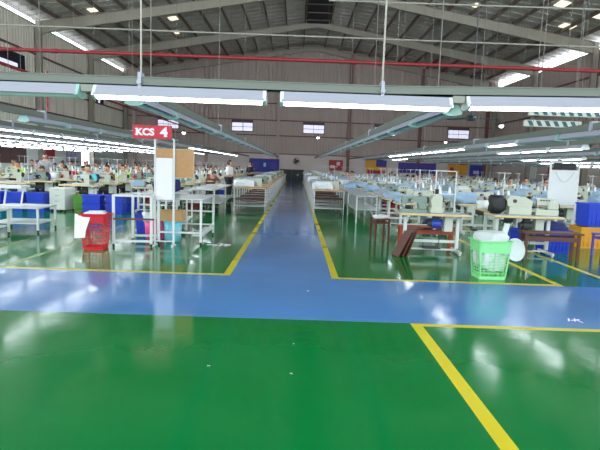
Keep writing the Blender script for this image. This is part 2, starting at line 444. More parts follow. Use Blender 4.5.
# near rail across the aisle
root = link('lighting_rail', None, None, (0, 3.8, 2.075)); tag(root, 'grey lighting rail crossing the frame close overhead on white rods', 'rail')
for a, b, ry, ox in ((-4.5, 0.6, 0, 0), (0, 3.9, -0.023, 0.6)):
    c = link('channel', MB().box(a, b, -0.03, 0.03, 0, 0.012).box(a, b, -0.03, -0.024, 0, 0.07).box(a, b, 0.024, 0.03, 0, 0.07).box(a, b, -0.036, -0.02, 0.062, 0.07).box(a, b, 0.02, 0.036, 0.062, 0.07).mesh('channel', M['rail']), root, (ox, 0, 0))
    c.rotation_euler = (0, ry, 0)
for x in (-1.15, 0.60):
    link('rod', MB().tube((x, 0, 0.02), (x, 0, 8), 0.007, 8).mesh('rod', M['conduit']), root)
    link('rod_clamp', MB().tube((x, -0.037, 0.03), (x, -0.06, 0.03), 0.018, 8).box(x-0.012, x+0.012, -0.045, 0.045, -0.01, 0.1).mesh('rod_clamp', M['enamel']), root)
for x in (-1.53, 1.155):
    dz = 0.013 if x > 0 else 0
    link('junction_box', MB().box(x-0.045, x+0.045, -0.04, 0.04, -0.05+dz, 0.003+dz, c=0.004).mesh('junction_box', M['raildark']), root)
for x, lit, lb in ((-2.2, 0, 'unlit fluorescent fixture at the left end of the near overhead rail'), (-0.86, 1, 'glowing fluorescent fixture on near overhead rail, left of the middle'),
                   (0.485, 1, 'glowing fluorescent fixture on near overhead rail, over the aisle centre'), (1.83, 1, 'glowing fluorescent fixture at the right end of the near overhead rail')):
    q = place(FIXON if lit else FIXOFF, 'fluorescent_fixture', (x, 3.8, 2.077+(0.028 if x > 1.5 else 0)), 0, lb, 'light fixture', 'fluorescent fixtures on the near rail')
    if x > 1.5: q.rotation_euler = (0, -0.023, 0)
# lengthwise rows: (x, y0, y1, side text, [(lit y from, to)], rail start)
ROWS = [(-1.42, 4.5, 30, 'first light row left of aisle', []), (-3.8, 7.2, 32, 'second light row left of aisle', [(17.6, 33)]),
        (-5.6, 9.6, 31, 'third light row left of aisle', [(9, 40)]), (-7.4, 11.2, 33, 'fourth light row left of aisle', [(10, 40)]),
        (-9.4, 13, 34, 'fifth light row left of aisle', [(10, 40)]), (-11.4, 15, 34, 'sixth light row left of aisle', [(10, 40)]),
        (-13.4, 18, 36, 'seventh light row left of aisle', [(10, 40)]), (-15.4, 21, 38, 'eighth light row left of aisle', [(10, 40)]),
        (1.3, 4.4, 30, 'first light row right of aisle', []), (3.68, 5.9, 29, 'second light row right of aisle', [(8.3, 10.2), (11.2, 21)]),
        (5.2, 9.3, 30, 'third light row right of aisle', [(8.5, 13.2), (24, 28)]), (6.9, 10.5, 28, 'fourth light row right of aisle', []),
        (8.5, 15.2, 32, 'fifth light row right of aisle', [(14, 19)]), (11.2, 18, 34, 'sixth light row right of aisle', [(17, 23)]),
        (14, 20, 36, 'seventh light row right of aisle', [(19, 26)]), (16.8, 22, 36, 'eighth light row right of aisle', [(21, 30)])]
rodc = {}
for x, y0, y1, nm, lits in ROWS:
    step = 1.33 if abs(x) < 8 else 1.45
    root = link('lighting_rail', None, None, (x, 0, 2.11)); tag(root, 'grey lengthwise lighting rail of the '+nm, 'rail', 'lengthwise lighting rails')
    link('channel', MB().box(-0.05, 0.05, y0-(1.8 if y0 > 5 else 0.4), y1+8, 0, 0.085).mesh('channel', M['rail']), root)
    yy = y0+0.5
    while yy < y1:
        q = roofz(x)-2.2
        link('hanger_rod', MB().tube((0, yy, 0.08), (0, yy, q), 0.005, 5).mesh('hanger_rod', M['rodgrey']), root)
        link('rail_clamp', MB().box(-0.065, 0.065, yy-0.03, yy+0.03, -0.012, 0.11).mesh('rail_clamp', M['enamel']), root)
        yy += 4.2
    i = 0; yy = y0+0.61
    while yy < y1 and i < 28:
        lit = any(a <= yy <= b for a, b in lits)
        place(FIXON if lit else FIXOFF, 'fluorescent_fixture', (x, yy, 2.113), PI/2, '%s fluorescent fixture, %s from front, %s' % ('lit' if lit else 'unlit', ORD[i], nm),
              'light fixture', 'fluorescent fixtures of the '+nm, near=yy < 16)
        i += 1; yy += step
# high pendant lamps
PEND = proto(('lamp_shade', MB().lathe([(0.02, 0.16), (0.06, 0.14), (0.09, 0.08), (0.16, 0.0), (0.15, 0.0), (0.08, 0.07), (0.02, 0.1)], n=14), M['darkgrey']),
             ('bulb', MB().ell((0, 0, -0.02), 0.11, 0.11, 0.1, M['tubelit']), M['tubelit']), ('cord', MB().tube((0, 0, 0.15), (0, 0, 6.5), 0.008, 5), M['rodgrey']))
for x, y, z, lb in ((1.75, 45, 4.05, 'above the end of the blue aisle'), (-7.5, 34, 3.45, 'to the right of the red hanging sign'), (12.9, 45, 4.05, 'high before the back wall, right side'),
                 (10.6, 27, 4.0, 'high at far right, beside the striped cable tray')):
    place(PEND, 'pendant_lamp', (x, y, z), 0, 'small glowing pendant lamp '+lb, 'lamp', 'pendant lamps')

# ------------------------------------------------------------------ furniture prototypes
def sewing_table(w=1.15, d=0.55, top='woodtop', white=True, motor=True, MOT=None):
    MOT = MOT or M['darkgrey']
    h = 0.76
    t = MB().box(-w/2, w/2, -d/2, d/2, h-0.04, h, M[top], c=0.008)
    lam = MB().box(-w/2+0.012, w/2-0.012, -d/2+0.012, d/2-0.012, h, h+0.002, M['laminate'])
    legs = []
    for s in (-1, 1):
        x = s*(w/2-0.16)
        l = MB().box(x-0.02, x+0.02, -d/2+0.02, d/2-0.02, h-0.07, h-0.04).box(x-0.03, x+0.03, -0.03, 0.03, 0.1, h-0.07)
        l.box(x-0.022, x+0.022, -d/2+0.0, d/2-0.0, 0.035, 0.08)
        for yy in (-d/2+0.03, d/2-0.03): l.tube((x-0.015, yy, 0.025), (x+0.015, yy, 0.025), 0.025, 8)
        legs.append(l)
    cb = MB().box(-w/2+0.16, w/2-0.16, 0.0, 0.03, 0.2, 0.25); cb2 = MB().box(-w/2+0.16, w/2-0.16, -0.02, 0.01, 0.06, 0.09)
    tr = MB().box(-0.16, 0.16, -0.16, 0.08, 0.1, 0.115)
    for i in range(5): tr.box(-0.14, 0.14, -0.14+i*0.045, -0.125+i*0.045, 0.115, 0.125)
    tr.tube((0.14, 0, 0.11), (0.2, 0.0, 0.5), 0.007, 6)
    parts = [('tabletop', t, M[top]), ('laminate_surface', lam, M['laminate']), ('leg', legs[0], M['white']), ('leg', legs[1], M['white']), ('crossbar', cb, M['white']), ('crossbar', cb2, M['white']), ('treadle', tr, M['darkgrey'])]
    if motor:
        mo = MB().tube((0.0, 0.02, 0.56), (0.17, 0.02, 0.56), 0.085, 14, MOT).tube((-0.06, 0.02, 0.56), (0.0, 0.02, 0.56), 0.06, 12, M['darkgrey']).box(0.02, 0.14, -0.03, 0.07, 0.63, 0.72, M['darkgrey'])
        parts.append(('motor', mo, MOT, None, 'blue motor' if MOT is M['motorblue'] else 'dark motor'))
        cbx = MB().box(0.22, 0.38, -0.08, 0.1, 0.42, 0.7, M['offwhite'], c=0.01)
        parts.append(('control_box', cbx, M['offwhite']))
    return proto(*parts)
STBL = sewing_table(); STBLT = sewing_table(top='woodtan', motor=False)

def lockstitch(body='machine'):
    b = MB().prism([(-0.24, 0), (0.26, 0), (0.26, 0.045), (-0.24, 0.045)], 'y', -0.09, 0.09)
    prof = [(0.10, 0.045), (0.24, 0.045), (0.255, 0.1), (0.25, 0.27), (0.235, 0.3), (-0.19, 0.285), (-0.215, 0.26), (-0.215, 0.15), (-0.19, 0.13), (-0.14, 0.13), (-0.13, 0.16), (-0.11, 0.185), (0.06, 0.185), (0.085, 0.16)]
    bd = MB().prism(prof, 'y', -0.05, 0.05)
    bd.box(0.1, 0.25, -0.065, 0.065, 0.05, 0.15, c=0.012)
    hw = MB().tube((0.255, 0, 0.23), (0.275, 0, 0.23), 0.068, 16).tube((0.275, 0, 0.23), (0.3, 0, 0.23), 0.03, 12)
    nb = MB().tube((-0.175, 0, 0.13), (-0.175, 0, 0.055), 0.005, 6).tube((-0.155, 0, 0.13), (-0.155, 0, 0.06), 0.006, 6).box(-0.17, -0.14, -0.012, 0.012, 0.048, 0.056).tube((-0.218, -0.02, 0.24), (-0.235, -0.02, 0.24), 0.02, 10)
    br = MB().box(-0.1, -0.02, -0.075, -0.05, 0.2, 0.25, M['darkgrey']).tube((-0.04, -0.05, 0.22), (-0.04, -0.075, 0.22), 0.022, 10, M['steel'])
    return proto(('bed', b, M[body]), ('arm', bd, M[body]), ('hand_wheel', hw, M['black']), ('needle_bar', nb, M['steel']), ('stitch_control', br, M['darkgrey']))
def overlock():
    b = MB().box(-0.2, 0.22, -0.13, 0.13, 0, 0.12, c=0.015).box(0.02, 0.22, -0.12, 0.12, 0.12, 0.26, c=0.02)
    a = MB().prism([(-0.16, 0.2), (0.1, 0.2), (0.16, 0.32), (-0.1, 0.34), (-0.17, 0.3)], 'y', -0.06, 0.06)
    hw = MB().tube((0.22, 0, 0.18), (0.25, 0, 0.18), 0.07, 16)
    nb = MB().tube((-0.13, 0, 0.2), (-0.13, 0, 0.125), 0.008, 6).box(-0.16, -0.1, -0.02, 0.02, 0.12, 0.13)
    k = MB()
    for i in range(4): k.tube((-0.1+i*0.05, -0.06, 0.29), (-0.1+i*0.05, -0.085, 0.29), 0.014, 8)
    tb = MB().box(-0.34, -0.18, -0.1, 0.12, 0.07, 0.1, c=0.01).box(-0.33, -0.3, -0.02, 0.02, 0, 0.07)
    return proto(('base', b, M['machine']), ('arm', a, M['machine']), ('hand_wheel', hw, M['black']), ('needle_bar', nb, M['steel']), ('tension_knobs', k, M['darkgrey']), ('side_plate', tb, M['machine']))
LOCK, OVER, LOCKG = lockstitch(), overlock(), lockstitch('machinegreen')
def spool(mb, x, y, z, m): mb.lathe([(0.001, 0), (0.035, 0), (0.035, 0.01), (0.028, 0.02), (0.02, 0.12), (0.012, 0.13), (0.001, 0.13)], (x, y, z), 10, m)
def thread_stand():
    p = MB().tube((0, 0, 0), (0, 0, 0.8), 0.008, 6).tube((0, 0, 0), (0, 0, 0.02), 0.03, 10)
    a = MB().tube((-0.12, 0, 0.3), (0.12, 0, 0.3), 0.006, 6); a2 = MB().tube((-0.12, 0, 0.78), (0.12, 0, 0.78), 0.006, 6)
    parts = [('pole', p, M['white']), ('crossbar', a, M['white']), ('crossbar', a2, M['white'])]
    for x in (-0.1, 0.1):
        s = MB(); spool(s, x, 0, 0.31, M['clothwhite']); s.tube((x, 0, 0.3), (x, 0, 0.31), 0.03, 8, M['white']); parts.append(('thread_cone', s, M['clothwhite']))
    return proto(*parts)
TST = thread_stand()
def frame_stand():   # tall white frame with two cones, as beside the near machine
    f = MB().tube((-0.19, 0, 0), (-0.19, 0, 0.78), 0.01, 6).tube((0.19, 0, 0), (0.19, 0, 0.78), 0.01, 6).tube((-0.19, 0, 0.78), (0.19, 0, 0.78), 0.01, 6).box(-0.2, 0.2, -0.05, 0.05, 0.34, 0.352)
    parts = [('frame', f, M['white'])]
    for x in (-0.1, 0.08):
        s = MB(); spool(s, x, 0, 0.352, M['clothwhite']); parts.append(('thread_cone', s, M['clothwhite']))
    return proto(*parts)
FST = frame_stand()
def stool(w=0.34, d=0.3, h=0.45, m='woodbrown'):
    parts = [('seat', MB().box(-w/2, w/2, -d/2, d/2, h-0.03, h, M[m], c=0.006), M[m])]
    for sx in (-1, 1):
        for sy in (-1, 1):
            x, y = sx*(w/2-0.03), sy*(d/2-0.03)
            parts.append(('leg', MB().prism([(-0.018, -0.018), (0.018, -0.018), (0.018, 0.018), (-0.018, 0.018)], 'z', 0, h-0.03, M[m], Matrix.Translation((x, y, 0))), M[m]))
    st = MB()
    for sy in (-1, 1): st.box(-w/2+0.04, w/2-0.04, sy*(d/2-0.03)-0.01, sy*(d/2-0.03)+0.01, h-0.11, h-0.07, M[m])
    for sx in (-1, 1): st.box(sx*(w/2-0.03)-0.01, sx*(w/2-0.03)+0.01, -d/2+0.04, d/2-0.04, h-0.11, h-0.07, M[m])
    parts.append(('apron', st, M[m]))
    return proto(*parts)
STOOL = stool(); STOOLBIG = stool(0.36, 0.32, 0.5)
def bench(L, h, d=0.3, m='woodbrown', top='woodbrown'):
    parts = [('seat', MB().box(-L/2, L/2, -d/2, d/2, h-0.035, h, M[top], c=0.006), M[top])]
    for sx in (-1, 1):
        for sy in (-1, 1):
            x, y = sx*(L/2-0.07), sy*(d/2-0.04); parts.append(('leg', MB().box(x-0.025, x+0.025, y-0.02, y+0.02, 0, h-0.035, M[m]), M[m]))
    st = MB()
    for sy in (-1, 1): st.box(-L/2+0.08, L/2-0.08, sy*(d/2-0.04)-0.012, sy*(d/2-0.04)+0.012, h-0.16, h-0.08, M[m])
    parts.append(('stretcher', st, M[m])); return proto(*parts)
def frame_table(w, d, h, shelf_z=None, top='white', topm=None, leg=0.02, casters=False, mid=None):
    parts = [('tabletop', MB().box(-w/2, w/2, -d/2, d/2, h-0.03, h, M[topm or top], c=0.004), M[topm or top])]
    for sx in (-1, 1):
        for sy in (-1, 1):
            x, y = sx*(w/2-leg-0.01), sy*(d/2-leg-0.01)
            parts.append(('leg', MB().box(x-leg, x+leg, y-leg, y+leg, 0.06 if casters else 0, h-0.03, M[top]), M[top]))
            if casters: parts.append(('caster', MB().tube((x-0.012, y, 0.03), (x+0.012, y, 0.03), 0.03, 10, M['black']).box(x-0.018, x+0.018, y-0.01, y+0.01, 0.03, 0.065, M['darkgrey']), M['black']))
    if shelf_z: parts.append(('shelf', MB().box(-w/2+0.02, w/2-0.02, -d/2+0.02, d/2-0.02, shelf_z-0.02, shelf_z, M['white']), M['white']))
    if mid: parts.append(('shelf', MB().box(-w/2+0.02, w/2-0.02, -d/2+0.02, d/2-0.02, mid-0.02, mid, M['woodbrown']), M['woodbrown'], None, 'brown middle shelf'))
    return proto(*parts)
PACK = frame_table(1.0, 0.9, 0.78, 0.2, 'white', 'woodtan', 0.013, mid=0.5)
PACKL = frame_table(1.05, 0.9, 0.78, 0.2, 'white', 'woodtan', 0.013, mid=0.4)

# lumps of cloth
def lump(w, d, h, seed, m, n=20, k=12):
    def f(v):
        p = Vector((v.x*7+seed, v.y*7, v.z*9)); q = noise.noise(p)*0.5+noise.noise(p*2.3)*0.28
        v = v*(1+q); v.x = max(-w/2, min(w/2, v.x*1.25)); v.y = max(-d/2, min(d/2, v.y*1.25)); v.z = max(-h/2, min(h/2, v.z)); return v
    return MB().ell((0, 0, h/2), w/2, d/2, h/2*1.3, m, n, k, f)
LUMPS = {}
for k in ('clothpale', 'clothwhite', 'clothgrey', 'clothnavy', 'clothred'):
    LUMPS[k] = [proto(('fabric_bundle', lump(0.42+0.1*i, 0.34, 0.18+0.05*i, i*3.1+len(k), M[k]), M[k])) for i in range(3)]
CN = dict(clothpale='pale blue', clothwhite='white', clothgrey='grey', clothnavy='navy', clothred='red')

# ------------------------------------------------------------------ people
def person_meshes(pose):
    if pose == 'sit':
        P_ = (0, 0, 0.575); ch = (0, -0.1, 0.95); nk = (0, -0.16, 1.12)
        hips = [(0.1, -0.02, 0.54), (0.13, -0.44, 0.54), (0.13, -0.4, 0.11), (0.13, -0.52, 0.05)]
        arm = [(0.17, -0.12, 1.04), (0.25, -0.24, 0.88), (0.11, -0.4, 0.845), (0.10, -0.47, 0.84)]
        head = Vector((0, -0.21, 1.235)); tilt = 0.35
    elif pose == 'lean':
        P_ = (0, 0, 0.575); ch = (0, -0.2, 0.9); nk = (0.02, -0.3, 1.03)
        hips = [(0.1, -0.02, 0.54), (0.13, -0.44, 0.54), (0.13, -0.4, 0.11), (0.13, -0.52, 0.05)]
        arm = [(0.17, -0.22, 0.97), (0.26, -0.32, 0.84), (0.12, -0.48, 0.845), (0.10, -0.55, 0.84)]
        head = Vector((0.03, -0.38, 1.12)); tilt = 0.7
    else:
        P_ = (0, 0, 0.92); ch = (0, -0.02, 1.26); nk = (0, -0.02, 1.42)
        hips = [(0.09, 0, 0.88), (0.1, -0.02, 0.5), (0.1, 0.02, 0.1), (0.11, -0.12, 0.045)]
        arm = [(0.17, -0.02, 1.36), (0.22, -0.04, 1.1), (0.16, -0.24, 1.02), (0.14, -0.31, 1.02)]
        head = Vector((0, -0.05, 1.55)); tilt = 0.15
    mid = tuple((a+b)/2 for a, b in zip(P_, ch))
    V = [P_, mid, ch, nk, tuple(head)]; E = [(0, 1), (1, 2), (2, 3), (3, 4)]; Rr = [0.125, 0.115, 0.14, 0.052, 0.06]
    for s in (-1, 1):
        o = len(V); V += [(s*x, y, z) for x, y, z in hips]; E += [(0, o), (o, o+1), (o+1, o+2), (o+2, o+3)]; Rr += [0.085, 0.06, 0.042, 0.035]
        o = len(V); V += [(s*x, y, z) for x, y, z in arm]; E += [(2, o), (o, o+1), (o+1, o+2), (o+2, o+3)]; Rr += [0.055, 0.042, 0.028, 0.03]
    body = MB().mesh_in(skin(V, E, Rr), M['skin'])
    # head, nose, ears, eyes, mouth
    rot = Matrix.Rotation(tilt, 4, 'X')
    def H(x, y, z): return head+(rot @ Vector((x, y, z)))
    def shape(v):
        if v.z < 0: v.x *= 1-0.35*(-v.z/0.12); v.y *= 1-0.15*(-v.z/0.12)
        return rot @ v
    body.ell(head, 0.078, 0.095, 0.118, M['skin'], 14, 10, shape)
    body.ell(H(0, -0.095, -0.015), 0.013, 0.018, 0.02, M['skin'], 8, 5)
    for s in (-1, 1):
        body.ell(H(s*0.077, 0.005, -0.01), 0.01, 0.02, 0.03, M['skin'], 8, 5)
        body.ell(H(s*0.03, -0.087, 0.01), 0.011, 0.006, 0.006, M['hair'], 8, 4)
        fx, fy, fz = arm[3]                      # fingers and thumb
        for i, (dx, ln) in enumerate(((-0.026, 0.05), (-0.009, 0.06), (0.009, 0.057), (0.026, 0.045))):
            a = Vector((s*fx+dx, fy-0.02, fz)); b = a+Vector((0, -ln*0.6, 0.004)); c = b+Vector((0, -ln*0.5, -0.012))
            body.tube(a, b, 0.009, 6, M['skin'], 0.008); body.tube(b, c, 0.008, 6, M['skin'], 0.006)
        a = Vector((s*(fx-0.025), fy+0.01, fz)); body.tube(a, a+Vector((-s*0.03, -0.03, -0.004)), 0.01, 6, M['skin'], 0.008)
    body.ell(H(0, -0.083, -0.055), 0.02, 0.006, 0.005, M['shirt_red'], 8, 4)
    # hair
    hair = MB()
    def hs(v):
        if v.y < -0.02 and v.z < 0.055: v.y = -0.02+(v.y+0.02)*0.2
        return rot @ v
    hair.ell(head+(rot @ Vector((0, 0.012, 0.016))), 0.09, 0.103, 0.118, None, 14, 10, hs)
    # bun / ponytail behind
    hair.ell(H(0, 0.115, 0.0), 0.04, 0.045, 0.06, None, 10, 6)
    # shirt
    g = 0.018
    V = [P_, mid, ch, tuple((a*0.45+b*0.55) for a, b in zip(ch, nk))]; E = [(0, 1), (1, 2), (2, 3)]; Rr = [0.14, 0.13, 0.155, 0.09]
    for s in (-1, 1):
        a0, a1, a2 = [Vector((s*x, y, z)) for x, y, z in arm[:3]]
        o = len(V); V += [tuple(a0), tuple(a1), tuple(a1.lerp(a2, 0.35))]; E += [(2, o), (o, o+1), (o+1, o+2)]; Rr += [0.07, 0.06, 0.055]
    shirt = MB().mesh_in(skin(V, E, Rr))
    V = [P_]; E = []; Rr = [0.135]
    for s in (-1, 1):
        h0, h1, h2 = hips[:3]; o = len(V); V += [(s*h0[0], h0[1], h0[2]), (s*h1[0], h1[1], h1[2]), (s*h2[0], h2[1], h2[2]+0.02)]; E += [(0, o), (o, o+1), (o+1, o+2)]; Rr += [0.1, 0.075, 0.062]
    tr = MB().mesh_in(skin(V, E, Rr), M['trousers'])
    sh = MB()
    for s in (-1, 1):
        f = hips[3]; sh.ell((s*f[0], f[1]+0.04, 0.045), 0.045, 0.12, 0.045, M['black'], 10, 6)
    return body, hair, shirt, tr, sh
PM = {p: person_meshes(p) for p in ('sit', 'lean', 'stand')}
PP = {}
def person(loc, rz, pose, col, label, near=True, hair='hair', group=None):
    k = (pose, col, hair)
    if k not in PP:
        b, h, s, t, f = PM[pose]
        def re(mb, m):
            n = MB(); n.v = mb.v; n.f = mb.f; n.m = mb.m; n.sm = mb.sm; n.mats = [m]*len(mb.mats); return n
        PP[k] = proto(('body', b, M['skin']), ('hair', re(h, M[hair]), M[hair]), ('shirt', re(s, SH[col]), SH[col], None, None), ('trousers', t, M['trousers']), ('shoes', f, M['black']))
    # near people keep their parts; the far ones are a few pixels high
    return place(PP[k], 'person', loc, rz, label, 'person', group, near)

# ------------------------------------------------------------------ the sewing lines
LEFT = [(-4.3, 'second'), (-6.4, 'third'), (-8.5, 'fourth'), (-10.6, 'fifth'), (-12.7, 'sixth'), (-14.9, 'seventh')]
RIGHT = [(2.95, 'second'), (4.55, 'third'), (6.7, 'fourth'), (8.8, 'fifth'), (11.0, 'sixth'), (13.5, 'seventh'), (16.2, 'eighth')]
cols = ['mint', 'navy', 'brown', 'teal', 'grey', 'lime', 'white', 'red', 'pink', 'green']
def machine(x, y, z, which, where, near, grp, rz=0):
    p, lb = {'l': (LOCK, 'cream lockstitch sewing machine'), 'o': (OVER, 'cream overlock sewing machine'), 'g': (LOCKG, 'grey-green sewing machine')}[which]
    place(p, 'sewing_machine', (x, y, z), rz, lb+', '+where, 'sewing machine', grp, near)
def crate(w, d, h, m, rim=True):
    parts = []
    b = MB(); t = 0.012; tp = 0.05
    def ring(z, k): return [(-w/2+k, -d/2+k, z), (w/2-k, -d/2+k, z), (w/2-k, d/2-k, z), (-w/2+k, d/2-k, z)]
    o = ring(0, tp*0.5)+ring(h, 0)+ring(h, t)+ring(t, tp*0.5+t)
    b.add(o, [(0, 1, 2, 3)]+[(i, (i+1) % 4, 4+(i+1) % 4, 4+i) for i in range(4)]+[(4+i, 4+(i+1) % 4, 8+(i+1) % 4, 8+i) for i in range(4)]+[(8+i, 8+(i+1) % 4, 12+(i+1) % 4, 12+i) for i in range(4)]+[(12, 13, 14, 15)], m)
    for i in range(1, 7): 
        x = -w/2+w*i/7; b.box(x-0.008, x+0.008, -d/2+0.0, -d/2+0.03, 0.04, h-0.03, m)
    parts.append(('bin_body', b, m))
    r = MB()
    for a in ((-w/2-0.015, w/2+0.015, -d/2-0.015, -d/2+0.012), (-w/2-0.015, w/2+0.015, d/2-0.012, d/2+0.015), (-w/2-0.015, -w/2+0.012, -d/2, d/2), (w/2-0.012, w/2+0.015, -d/2, d/2)): r.box(*a, h-0.03, h, m)
    for zz in (h*0.33, h*0.62): r.box(-w/2+0.005, w/2-0.005, -d/2-0.004+0.01*(1-zz/h), -d/2+0.02, zz-0.012, zz+0.012, m)
    parts.append(('rim', r, m)); return proto(*parts)
CRS2 = crate(0.4, 0.34, 0.24, M['bluecrate'])
UND = {}
def under_table(x, y, where, ln):
    if not UND:
        UND['blue plastic crate'] = CRS2; UND['navy cloth heap'] = LUMPS['clothnavy'][2]; UND['dark red cloth heap'] = LUMPS['clothred'][2]
    k = random.choice(list(UND))
    place(UND[k], 'plastic_crate' if 'crate' in k else 'fabric_bundle', (x+(0.62 if 'crate' in k else 0.75), y-0.42, 0), 0, '%s on floor, %s' % (k, where), 'crate' if 'crate' in k else 'fabric', 'things on floor, '+ln, y < 16)
def station(x, y, i, line, side, near, tbl=STBL, worker=None, bundles=True, mrz=0.0):
    ln = '%s line %s of aisle' % (line, side); where = '%s table from front, %s' % (ORD[i], ln)
    place(tbl, 'sewing_table', (x, y, 0), 0, 'pale sewing table, %s from front, %s' % (ORD[i], ln), 'table', 'sewing tables, '+ln, near)
    rnd = random.random()
    machine(x+random.uniform(-0.05, 0.1), y+0.02, 0.763, 'l' if rnd < 0.6 else ('o' if rnd < 0.85 else 'g'), where, near, 'sewing machines, '+ln, mrz)
    if random.random() < 0.6:
        place(TST, 'thread_stand', (x+0.42, y+0.18, 0.762), 0, 'white thread stand with two cones, '+where, 'thread stand', 'thread stands, '+ln, near and y < 18)
    if bundles and random.random() < (0.9 if side == 'right' else 0.6):
        k = random.choice(('clothpale', 'clothwhite', 'clothpale', 'clothpale', 'clothgrey') if side == 'right' else ('clothwhite', 'clothgrey', 'clothnavy', 'clothred', 'clothpale'))
        place(random.choice(LUMPS[k]), 'fabric_bundle', (x-0.4, y-0.05, 0.762), random.random()*0.6, '%s fabric bundle, left end of %s' % (CN[k], where), 'fabric', 'fabric bundles, '+ln)
    if i > 0 and random.random() < 0.35:
        under_table(x, y, where, ln)
    if worker:
        place(STOOL, 'stool', (x, y+0.62, 0), 0, 'brown wooden stool behind the %s' % where, 'stool', 'stools, '+ln, near)
        pose, col, hair = worker
        person((x-0.02, y+0.64, 0), random.uniform(-0.15, 0.15), pose, col, 'seated worker in %s shirt, %s' % (col, where), near, hair, 'workers, '+ln)
for x, nm in LEFT:
    y = 15.3; i = 0
    while y < 46:
        near = y < 20
        wk = None
        if y < 40 and random.random() < 0.74:
            wk = (random.choice(('sit', 'lean', 'sit')), random.choice(cols), random.choice(('hair', 'hair', 'hairbrown')))
        if i == 0: wk = {-4.3: None, -6.4: ('sit', 'teal', 'hairbrown'), -8.5: None, -10.6: ('sit', 'mint', 'hairbrown')}.get(x, wk)
        if i == 1: wk = {-4.3: ('sit', 'teal', 'hair'), -6.4: ('sit', 'brown', 'hair'), -8.5: ('lean', 'navy', 'hairbrown')}.get(x, wk)
        station(x, y, i, nm, 'left', near, worker=wk)
        i += 1; y += 1.65 if abs(x) < 9 else 1.9
for x, nm in RIGHT:
    y = {2.95: 12.2, 4.55: 11.0, 6.7: 13, 8.8: 12.5, 11.0: 14}.get(x, 16); i = 0
    while y < 45:
        wk = None
        if y > 20 and random.random() < 0.22: wk = (random.choice(('sit', 'lean')), random.choice(('white', 'pink', 'grey', 'green', 'navy')), 'hair')
        station(x, y, i, nm, 'right', y < 18, worker=wk)
        i += 1; y += 1.6 if x < 9 else 2.0
# lines of packing tables beside the aisle
for x, side, P_ in ((-1.5, 'left', PACKL), (1.08, 'right', PACK)):
    y = 17.0; i = 0
    while y < 46:
        ln = 'first line %s of aisle' % side
        place(P_, 'packing_table', (x, y, 0), 0, 'tan-topped white packing table, %s from front, %s' % (ORD[i], ln), 'table', 'packing tables, '+ln, y < 24)
        if i % 2 == 0:
            machine(x+0.1, y+0.1, 0.781, 'g' if i % 4 else 'l', '%s table from front, %s' % (ORD[i], ln), y < 22, 'sewing machines, '+ln)
        k = random.choice(('clothpale', 'clothwhite', 'clothgrey'))
        place(random.choice(LUMPS[k]), 'fabric_bundle', (x-0.22, y-0.25, 0.781), 0.3, '%s fabric bundle, %s table from front, %s' % (CN[k], ORD[i], ln), 'fabric', 'fabric bundles, '+ln)
        if i % 2 and side == 'right':
            place(TST, 'thread_stand', (x+0.3, y+0.2, 0.781), 0, 'white thread stand, %s table from front, %s' % (ORD[i], ln), 'thread stand', 'thread stands, '+ln, y < 24)
        i += 1; y += 1.6
# long two-level white benches behind them
def long_bench(x0, x1, y0, y1, label):
    r = link('work_bench', None, None, ((x0+x1)/2, y0, 0)); tag(r, label, 'bench'); w = (x1-x0)/2; L = y1-y0
    link('tabletop', MB().box(-w, w, 0, L, 0.74, 0.77, c=0.004).mesh('tabletop', M['laminate']), r)
    link('shelf', MB().box(-w-0.02, w+0.12, 0.1, L, 0.36, 0.385).mesh('shelf', M['laminate']), r)
    lm = MB().box(-0.018, 0.018, -0.018, 0.018, 0, 0.74).mesh('leg', M['white'])
    for i in range(int(L/2.4)+1):
        for s in (-1, 1): link('leg', lm, r, (s*(w-0.03), 0.05+i*2.4, 0))
long_bench(1.68, 2.3, 14.2, 42, 'long two-level white work bench right of the aisle')
long_bench(-3.2, -2.35, 14.8, 18.9, 'long two-level white work bench left of the aisle')
for i in range(9):
    y = 19+i*2.6+random.random()
    k = ('clothpale', 'clothwhite', 'clothpale')[i % 3]
    place(LUMPS[k][i % 3], 'fabric_bundle', (2.0, y, 0.771), i, '%s fabric bundle, %s from front on the long bench right of aisle' % (CN[k], ORD[i]), 'fabric', 'fabric bundles on the right long bench')

# ------------------------------------------------------------------ foreground right: two sewing tables
BIG1 = sewing_table(1.3, 0.6, MOT=M['motorblue']); BIG2 = sewing_table(1.3, 0.62)
place(BIG1, 'sewing_table', (2.56, 9.5, 0), -0.03, 'nearest tan-topped sewing table, behind the leaning brown boards', 'table')
place(BIG2, 'sewing_table', (4.36, 9.7, 0), -0.03, 'tan-topped sewing table behind the green basket and wooden bench', 'table')
place(LOCKG, 'sewing_machine', (2.2, 9.54, 0.763), 0.0, 'grey-green lockstitch sewing machine on the nearest table', 'sewing machine')
mh = proto(('base', MB().box(-0.12, 0.12, -0.12, 0.12, 0, 0.1, c=0.015), M['machine']), ('column', MB().prism([(-0.09, 0.1), (0.1, 0.1), (0.11, 0.3), (0.05, 0.36), (-0.05, 0.34), (-0.12, 0.24)], 'y', -0.09, 0.09), M['machine']),
           ('hand_wheel', MB().tube((0.11, 0, 0.26), (0.14, 0, 0.26), 0.06, 14), M['black']), ('black_knob', MB().tube((0.02, 0, 0.34), (0.02, 0, 0.44), 0.035, 10), M['black']))
place(mh, 'sewing_machine', (2.6, 9.48, 0.763), 0.1, 'bulky cream post sewing machine with a black knob on nearest table', 'sewing machine')
place(FST, 'thread_stand', (2.84, 9.7, 0.763), 0, 'tall white frame with two thread cones on the nearest table', 'thread stand')
place(OVER, 'sewing_machine', (4.77, 9.72, 0.763), -0.1, 'large cream overlock machine on table behind the wooden bench', 'sewing machine')
